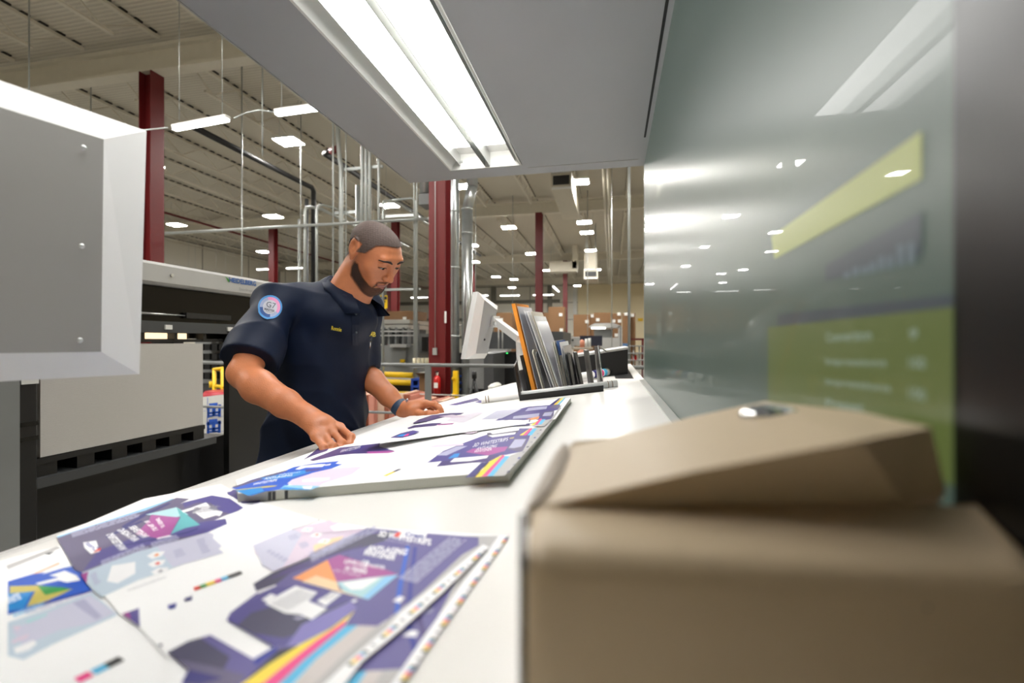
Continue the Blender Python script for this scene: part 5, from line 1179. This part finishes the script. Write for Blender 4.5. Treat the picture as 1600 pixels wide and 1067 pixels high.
# head, in head space (x toward his left, y forward, z up)
hd = SDF()
hd.ell((0, -.010, .022), (.075, .088, .070), k=.02).ell((0, .028, -.005), (.064, .064, .082), k=.03).ell((0, .038, -.058), (.047, .048, .046), k=.03)
hd.cap((-.012, .072, -.1), (.012, .072, -.1), .019, k=.025).cap((-.047, .006, -.05), (-.027, .05, -.09), .017, k=.03).cap((.047, .006, -.05), (.027, .05, -.09), .017, k=.03)
for sx in (-1, 1):
    hd.ell((sx * .046, .056, -.02), (.022, .02, .02), k=.025); hd.ell((sx * .03, .066, -.05), (.02, .02, .025), k=.02)
hd.cap((-.034, .079, .031), (.034, .079, .031), .0115, k=.016)
for sx in (-1, 1):
    hd.ell((sx * .032, .104, .009), (.017, .016, .013), k=.014, op='-')
    hd.ell((sx * .0315, .0755, .010), (.0155, .0145, .0135), k=.004)
hd.cap((0, .087, .02), (0, .104, -.02), .0075, .010, k=.012).ell((0, .108, -.029), (.0115, .0125, .0105), k=.008)
for sx in (-1, 1): hd.ell((sx * .0125, .099, -.033), (.008, .011, .008), k=.006); hd.ell((sx * .0065, .106, -.041), (.0038, .005, .004), k=.002, op='-')
hd.ell((0, .078, -.064), (.028, .02, .018), k=.012)
hd.cap((-.021, .085, -.0612), (0, .0945, -.0585), .0048, .0062, k=.004).cap((0, .0945, -.0585), (.021, .085, -.0612), .0062, .0048, k=.004)
hd.cap((-.018, .085, -.0725), (0, .0935, -.0735), .0052, .0068, k=.004).cap((0, .0935, -.0735), (.018, .085, -.0725), .0068, .0052, k=.004)
hd.cap((-.024, .0905, -.0662), (.024, .0905, -.0662), .0014, k=.003, op='-')
hd.cap((-.015, .093, -.084), (.015, .093, -.084), .005, k=.01, op='-')
for sx in (-1, 1):
    ca, sa_ = math.cos(.28), math.sin(.28); RR = np.array([[1, 0, 0], [0, ca, -sa_], [0, sa_, ca]])
    hd.ell((sx * .0785, -.016, .004), (.0075, .0215, .034), RR, k=.004); hd.ell((sx * .088, -.014, .008), (.0105, .0145, .024), RR, k=.003, op='-')
    hd.ell((sx * .0775, -.011, -.002), (.004, .007, .012), RR, k=.003); hd.ell((sx * .079, -.006, -.026), (.0055, .009, .010), k=.004)
nb = w2h(NB + nv(-.02, .0, -.05)); hd.cap((0, -.022, -.035), tuple(nb), .056 / HS, .068 / HS, k=.02)
hd.cap((0, .03, -.085), tuple(w2h(NB + nv(.03, 0, -.05))), .03, .05, k=.03)
nlo = np.minimum(nb, 0) - .09
lo = np.minimum(nlo, [-.105, -.13, -.14]); hi = np.maximum(np.maximum(nb, 0) + .09, [.105, .135, .14])
hv, hf = hd.mesh(lo, hi, .0022)
# arms and hands
def limb(sd, pts, k=.02):
    for (a, ra), (b, rb) in zip(pts[:-1], pts[1:]): sd.cap(a, b, ra, rb, k=k)
def WP(px, py, D): return vv(W(px, py, D))
ar = SDF()
rw = WP(478, 650, 1.25)
limb(ar, [(tuple(RS), .055), (tuple(RE * .95 + RS * .05), .042), (tuple(RE * .72 + rw * .28 + nv(0, 0, .002)), .0455), (tuple(RE * .3 + rw * .7), .037), (tuple(rw), .0285)], .016)
def finger(sd, pts, r0, r1, k=.006):
    n_ = len(pts)
    for i in range(n_ - 1):
        a, b = pts[i], pts[i + 1]; sd.cap(tuple(a), tuple(b), r0 + (r1 - r0) * i / (n_ - 1), r0 + (r1 - r0) * (i + 1) / (n_ - 1), k=k if i else .01)
    for p in pts[1:-1]: sd.ell(tuple(p), (r0 * 1.06,) * 3, k=.004)
RF = {'i': [(531, 668, 1.250), (549, 683, 1.222), (546, 696, 1.200), (538, 702, 1.198)], 'm': [(517, 671, 1.225), (534, 692, 1.193), (532, 702, 1.180), (526, 707, 1.18)],
      'r': [(504, 676, 1.205), (520, 697, 1.172), (519, 706, 1.162), (512, 709, 1.163)], 'p': [(493, 683, 1.190), (505, 700, 1.162), (505, 708, 1.152), (500, 711, 1.152)]}
tips = {}
for q, L_ in RF.items():
    P3 = [WP(*p) for p in L_]; ar.cap(tuple(rw * .75 + P3[0] * .25), tuple(P3[0]), .018 if q in 'mi' else .016, .0115, k=.018)
    finger(ar, P3, .0096 if q != 'p' else .0086, .0078 if q != 'p' else .007, k=.003)
ar.ell(tuple((rw + WP(*RF['m'][0])) / 2), (.032, .032, .02), k=.02)
th = [WP(493, 657, 1.262), WP(520, 668, 1.268), WP(541, 684, 1.25), WP(545, 694, 1.225)]
ar.cap(tuple(rw), tuple(th[0]), .022, .018, k=.02); finger(ar, th, .0125, .010, k=.01)
A1 = ar.mesh((-1.17, .95, -.33), (-.62, 1.47, .2), .0027)
al = SDF(); lw = WP(628, 640, 1.745)
limb(al, [(tuple(LS), .055), (tuple(LE), .042), (tuple(LE * .68 + lw * .32), .043), (tuple(LE * .3 + lw * .7), .036), (tuple(lw), .0275)], .016)
LF = {'i': [(666, 632, 1.70), (681, 633, 1.68), (687, 639, 1.672), (691, 645, 1.668)], 'm': [(664, 630.5, 1.725), (679, 631, 1.715), (686, 636, 1.705), (690, 641, 1.70)],
      'r': [(660, 630.5, 1.75), (673, 632, 1.745), (680, 636, 1.738), (684, 640, 1.735)], 'p': [(655, 632, 1.77), (666, 634, 1.77), (672, 638, 1.768), (676, 640, 1.766)]}
for q, L_ in LF.items():
    P3 = [WP(*p) for p in L_]; al.cap(tuple(lw * .8 + P3[0] * .2), tuple(P3[0]), .018, .0125, k=.018); finger(al, P3, .0098, .0078, k=.003)
al.ell(tuple(WP(646, 638, 1.715)), (.036, .036, .022), k=.02)
th = [WP(640, 645, 1.715), WP(657, 647.5, 1.675), WP(670, 647.5, 1.66), WP(682, 646.5, 1.655)]
al.cap(tuple(lw), tuple(th[0]), .02, .018, k=.02); finger(al, th, .0135, .0105, k=.01)
A2 = al.mesh((-1.05, 1.5, -.32), (-.55, 1.82, .22), .0027)
# covered body
bd_ = SDF(); bd_.ell((-1.03, 1.56, -.02), (.11, .17, .2), TR_).ell((-1.08, 1.57, -.28), (.115, .15, .22), TR_, k=.05).ell((-1.13, 1.57, -.5), (.12, .16, .16), TR_, k=.05)
HPR, HPL = nv(-1.15, 1.48, -.55), nv(-1.12, 1.66, -.55)
for hp in (HPR, HPL): limb(bd_, [(tuple(hp), .08), (tuple(hp + nv(.03, -.01, -.4)), .055), (tuple(hp + nv(.0, 0, -.74)), .04)], .04)
B0 = bd_.mesh((-1.35, 1.3, -1.36), (-.85, 1.85, .25), .012)
smooth_obj('body', [(h2w(hv), hf), A1, A2, B0], [skin], man)
# hair, beard, lips, brows, eyes
def r_hair(P):
    x, y, z = P[..., 0], P[..., 1], P[..., 2]
    yb = np.interp(z, [-.07, -.03, -.006, .006, .02, .045, .058, .070, .078, .09, .11], [-.05, -.035, -.02, .012, .036, .044, .046, .058, .085, .1, .2])
    yb = yb + .0012 * np.sin(z * 900) * np.sin(x * 700)
    r = np.maximum((y - yb) * .8, (-.062 - z))
    ear = np.maximum(np.abs(x) * -1 + .0745, np.maximum(y - .002, np.maximum(-y - .036, np.maximum(z - .033, -z - .04))))
    return np.maximum(r, -ear)
def reg_hair(P, V):
    x, y, z = P[..., 0], P[..., 1], P[..., 2]; r = r_hair(P)
    return smax(V - (.0030 + .0006 * np.sin(x * 500) * np.sin(y * 460) * np.sin(z * 480)), r, .003)
HH = hd.mesh((-.1, -.13, -.09), (.1, .13, .15), .0022, extra=reg_hair)
set_density(smooth_obj('hair', [(h2w(HH[0]), HH[1])], [hairm], man, 'very short dark hair'), np.clip(-r_hair(HH[0]) / .010, 0, 1))
def r_beard(P):
    x, y, z = P[..., 0], P[..., 1], P[..., 2]
    top = np.interp(y, [-.01, .004, .02, .03, .05, .07, .082], [-.045, -.03, -.028, -.04, -.056, -.066, -.078])
    r = np.maximum(z - top, -.002 - y + .4 * np.maximum(0, -z - .06))
    mus = np.maximum(np.maximum(np.abs(x) - .03, z + .047 - .25 * np.abs(x) * 0), -.0565 - z - .35 * (np.abs(x) > .02) * (np.abs(x) - .02)); mus = np.maximum(mus, .07 - y)
    gt = np.maximum(np.maximum(.024 - np.abs(x), np.abs(x) - .034), np.maximum(z + .05, .06 - y))
    ch = np.maximum(np.maximum(z + .083, np.abs(x) - .04), .055 - y)
    r = np.minimum(np.minimum(r, mus), np.minimum(gt, ch)); r = np.maximum(r, -.135 - z)
    return np.maximum(r, -(z + .084 + .48 * y))
def reg_beard(P, V):
    x, y, z = P[..., 0], P[..., 1], P[..., 2]; r = r_beard(P)
    return smax(V - (.0011 + .0004 * np.sin(x * 620) * np.sin(y * 560) * np.sin(z * 600)), r + .0015 * np.sin(x * 300 + z * 410) * np.sin(y * 380), .0015)
HB_ = hd.mesh((-.09, -.03, -.14), (.09, .13, .03), .0018, extra=reg_beard)
set_density(smooth_obj('beard', [(h2w(HB_[0]), HB_[1])], [beardm], man, 'short trimmed dark beard and moustache'), np.clip(-r_beard(HB_[0]) / np.interp(HB_[0][:, 1], [.05, .08], [.011, .0045]), 0, 1) * np.interp(HB_[0][:, 1], [.05, .08], [1, .74]))
def reg_lips(P, V):
    x, y, z = P[..., 0], P[..., 1], P[..., 2]
    r = np.maximum(np.abs(z + .0665) - (.0115 - .35 * np.abs(x)), np.maximum(np.abs(x) - .024, .07 - y)); return smax(V - .0007, r, .001)
HL = hd.mesh((-.03, .06, -.09), (.03, .12, -.045), .0012, extra=reg_lips)
smooth_obj('lips', [(h2w(HL[0]), HL[1])], [lipm], man)
def yface(x, z):
    ys = np.linspace(.13, .03, 400); P = np.stack([np.full(400, x), ys, np.full(400, z)], 1); d = hd.ev(P); k_ = np.argmax(d < 0); return ys[k_]
for sx in (-1, 1):
    m = MB(); pts = [(sx * x, z) for x, z in ((.012, .027), (.022, .032), (.034, .034), (.044, .031), (.051, .025))]
    m.tube([h2w((x, yface(x, z) + .0005, z)) for x, z in pts], [.0028, .0042, .0038, .003, .0014], 8); m.build('eyebrow', browm, man)
    c = h2w((sx * .0315, .0762, .008)); m = MB(); m.sphere(c, .0139 * HS, 0, 18); ey = m.build('eye', eyem, man)
    m = MB(); pts = [(sx * x, z) for x, z in ((.018, .003), (.025, .0065), (.033, .0075), (.041, .0055), (.047, .001))]
    m.tube([h2w((x, yface(x, z) + .0006, z)) for x, z in pts], [.0006, .0014, .0016, .0014, .0007], 6); m.build('eyelash', browm, man)
    m = MB(); m.sphere(h2w((sx * .0315, .0862, .0028)), (.0055, .0055, .005), 0, 12); m.build('iris', irism, ey)
    # upper lid
# shirt
sh = SDF()
sh.ell((-1.02, 1.56, -.01), (.14, .195, .2), TR_, k=.05).ell((-1.055, 1.565, -.27), (.155, .178, .26), TR_, k=.06).ell((-1.11, 1.565, -.5), (.155, .185, .22), TR_, k=.06)
sh.cap(tuple(RS + nv(0, 0, -.004)), tuple(LS), .062, .066, k=.05).cap(tuple(NB + nv(-.045, 0, -.035)), tuple(RS + nv(.02, .02, .004)), .062, .06, k=.04).cap(tuple(NB + nv(-.045, 0.02, -.035)), tuple(LS), .062, .06, k=.04)
sh.ell(tuple(NB + nv(-.01, -.01, -.11)), (.1, .13, .09), TR_, k=.05)
P80 = RS + (RE - RS) * .80; Q95 = LS + (LE - LS) * .98
sh.sleeve(tuple(RS), tuple(P80), .061, .080, k=.025); sh.sleeve(tuple(LS), tuple(Q95), .068, .074, k=.03)
nkc = NB + nv(.0, 0, .0)
def folds(P, V):
    x, y, z = P[..., 0], P[..., 1], P[..., 2]
    u = y * .8 - x * .5 + z * .55; w_ = z + .3 * x
    near_arm = np.exp(-((x + 1.06) ** 2 + (y - 1.36) ** 2 + (z - .02) ** 2) / .03)
    rg = lambda t: (1 - np.abs(np.sin(t))) ** 2
    f = -.014 * rg(u * 17 + 1.3 * np.sin(w_ * 7) + .6) * (.35 + near_arm * .5) - .013 * rg((w_ * .8 + u * .35) * 13 + 1.6 * np.sin(u * 8)) * np.clip((.1 - z) * 1.6, 0, 1) - .010 * rg(y * 16 - x * 9 + 2 * np.sin(z * 6 + 1)) * np.clip((.05 - z) * 3, 0, 1)
    f = f + .002 * np.sin(u * 55 + 2.2 * np.sin(w_ * 11)) * (.35 + near_arm) + .004 * np.sin(w_ * 26 + 3 * np.sin(u * 9)) * np.clip((-z) * 2.2, 0, 1) + .0025 * np.sin((x + y) * 38 + z * 14)
    V = V + f
    # neck opening and bottom hem
    V = smax(V, -(np.linalg.norm((P - nkc) * nv(1, 1, .6), axis=-1) - .066), .006)
    return smax(V, -.66 - z, .004)
sh.post = folds
SH = sh.mesh((-1.35, 1.08, -.7), (-.78, 1.88, .26), .0052)
shirt = smooth_obj('shirt', [SH], [shirtm], man)
hem = MB()
pa = SDF(); 
for hp in (HPR, HPL): limb(pa, [(tuple(hp), .115), (tuple(hp + nv(.03, -.01, -.4)), .082), (tuple(hp + nv(0, 0, -.72)), .07)], .05)
pa.ell((-1.12, 1.57, -.55), (.135, .17, .13), TR_, k=.05)
PA = pa.mesh((-1.35, 1.3, -1.345), (-.9, 1.85, -.4), .009); smooth_obj('trousers', [PA], [pantm], man)
for hp in (HPR, HPL):
    so = SDF(); a = hp + nv(0, 0, -.75); so.cap(tuple(a + nv(-.03, 0, 0)), tuple(a + nv(.16, -.03, -.005)), .046, .038, k=.01); so.post = lambda P, V: smax(V, -1.345 - P[..., 2], .004)
    q = so.mesh(a - .12, a + nv(.27, .12, .12), .006); smooth_obj('shoe', [q], [M_black], man)
def shoot(px, py, off=.0015, sd=sh, d0=1.2, d1=2.1):
    r = vv(ray(px, py)); ds = np.linspace(d0, d1, 500); P = r[None] * ds[:, None]; d = sd.ev(P); k_ = np.argmax(d < off)
    if d[k_] >= off: k_ = 250
    if k_ > 0:
        a, b = d[k_ - 1], d[k_]; t_ = (a - off) / (a - b + 1e-12); dd = ds[k_ - 1] + (ds[k_] - ds[k_ - 1]) * t_
    else: dd = ds[0]
    return Vector(r * dd)
def decal(m, pts2, faces, mi=0, off=.0015): return m.add([shoot(x, y, off) for x, y in pts2], faces, mi)
def decal_text(m, txt, o, xe, ye, mi=0, off=.002, bold=.02):
    tm = MB(); tm.text(txt, (0, 0, 0), (1, 0, 0), (0, 1, 0), 0, (1, 1), bold); o, xe, ye = np.array(o), np.array(xe), np.array(ye)
    decal(m, [tuple(o + (xe - o) * v.x + (ye - o) * v.y) for v in tm.v], tm.f, mi, off)
# placket, buttons, name, logo, pen, patch
m = MB(); rows_ = [(483, 549, 562), (495, 549.5, 561.5), (508, 550, 561), (522, 550.5, 560.5), (540, 551, 560)]
pt = []
for y, a, b in rows_: pt += [(a, y), ((a + b) / 2, y), (b, y)]
decal(m, pt, [[i * 3 + j, i * 3 + j + 1, i * 3 + j + 4, i * 3 + j + 3] for i in range(4) for j in range(2)], 0, .003); m.build('placket', shirtm, shirt)
for x, y in ((556, 491), (556.4, 520)): MB().sphere(shoot(x, y, .003), .0042, 0, 10).build('button', mat('button', (70, 80, 92), .3), shirt)
m = MB(); decal_text(m, 'Ronnie', (517.5, 516), (533.5, 519), (518.2, 509.5), 0, .002, .03); m.build('name_embroidery', mat('yellow_thread', (226, 206, 50), .6), shirt)
m = MB(); decal_text(m, 'A', (577.5, 526), (581.5, 526), (580, 518.5), 0, .002, .02); decal_text(m, 'B', (582.5, 526.5), (587, 527), (583, 519), 0, .002, .03); m.build('chest_embroidery', mat('yellow_thread', (226, 206, 50), .6), shirt)
a, b = shoot(579, 533, .006), shoot(577.5, 545, .006); MB().tube([a, b], [.0028, .0022], 8).build('pen_clip', M_chrome, shirt)
m = MB(); cx_, cy_ = 422, 480; nR = 28
pal = [mat('patch_blue', (60, 130, 190), .6), mat('patch_navy', (30, 70, 130), .6), mat('patch_pink', (206, 130, 170), .6), mat('patch_grey', (176, 178, 188), .6), mat('patch_lilac', (140, 150, 180), .6), mat('patch_ink', (70, 74, 86), .6)]
def ring(r0, r1, mf, off):
    pt = []
    for q in range(nR):
        t_ = 2 * math.pi * q / nR; ex_ = 1.06 if 1.6 < t_ < 2.9 else 1
        for r in (r0, r1): pt.append((cx_ + r * ex_ * .98 * math.cos(t_), cy_ + r * ex_ * .95 * math.sin(t_)))
    vs = [shoot(x, y, off) for x, y in pt]
    for q in range(nR):
        w0, w1 = q * 2, ((q + 1) % nR) * 2; m.add([vs[w0], vs[w0 + 1], vs[w1 + 1], vs[w1]], [[0, 1, 2, 3]], mf(q / nR))
ring(16.5, 19.5, lambda u: 0, .0025); ring(11.5, 16.5, lambda u: 2 if u > .68 or u < .08 else (1 if .22 < u < .5 else 4), .0022)
ring(6, 11.5, lambda u: 3, .0024); ring(0, 6, lambda u: 3, .0024)
decal_text(m, 'G7', (415.5, 479.5), (430, 483), (417, 471), 5, .0035, 0); decal_text(m, 'MASTER', (413, 484.5), (429, 488.5), (413.5, 481), 5, .0035, .03); decal_text(m, 'Colorspace', (415, 487.5), (426, 490.5), (415.4, 485.5), 5, .0035, 0)
m.build('sleeve_patch', pal, shirt, 'round blue and pink G7 Master patch')
# collar
m = MB(); nC = 30; fold_ = []
for i in range(nC + 1):
    th_ = math.radians(-143 + 286 * i / nC); dr = -Fv * math.cos(th_) + Sv * math.sin(th_); fr = (1 - math.cos(th_)) / 2
    pt_ = max(0, (abs(math.degrees(th_)) - 95) / 48)
    top = NB + dr * (.063 + .006 * fr) + Uv * (.032 - .072 * fr); inn_ = NB + dr * .058 + Uv * (-.01 - .07 * fr)
    rad = .092 + .018 * fr + .022 * pt_
    q = NB + dr * rad + Fv * (.02 * pt_); zz = np.linspace(.12, -.2, 160); PP = np.stack([np.full(160, q[0]), np.full(160, q[1]), NB[2] + zz], 1); dd = sh.ev(PP); k_ = np.argmax(dd < .004)
    zb_ = PP[k_][2] if dd[k_] < .004 else NB[2] - .1
    q[2] = max(min(zb_, top[2] - .02), top[2] - .095)
    mid = (top + q) / 2 + dr * .006 + Uv * .004
    fold_.append([inn_, top - dr * .003, top + Uv * .003, top + dr * .003, mid, q, q - dr * .004 - Uv * .003, mid - dr * .006])
vs = [Vector(p) for r in fold_ for p in r]; n8 = 8
m.add(vs, [[i * n8 + j, i * n8 + j + 1, (i + 1) * n8 + j + 1, (i + 1) * n8 + j] for i in range(nC) for j in range(n8 - 1)], 0, True); m.build('collar', shirtm, shirt)
# watch
m = MB(); dw = (lw - LE) / np.linalg.norm(lw - LE); wc = lw - dw * .012; m.tube([wc - dw * .013, wc - dw * .010, wc + dw * .010, wc + dw * .013], [.0315, .0335, .0325, .030], 22); wt = m.build('wristwatch', mat('watch_band', (44, 66, 92), .5), man, 'blue woven watch band')
p = WP(636, 626, 1.72); MB().box(p, (.008, .012, .016), 0, None, .003).build('clasp', M_chrome, wt)
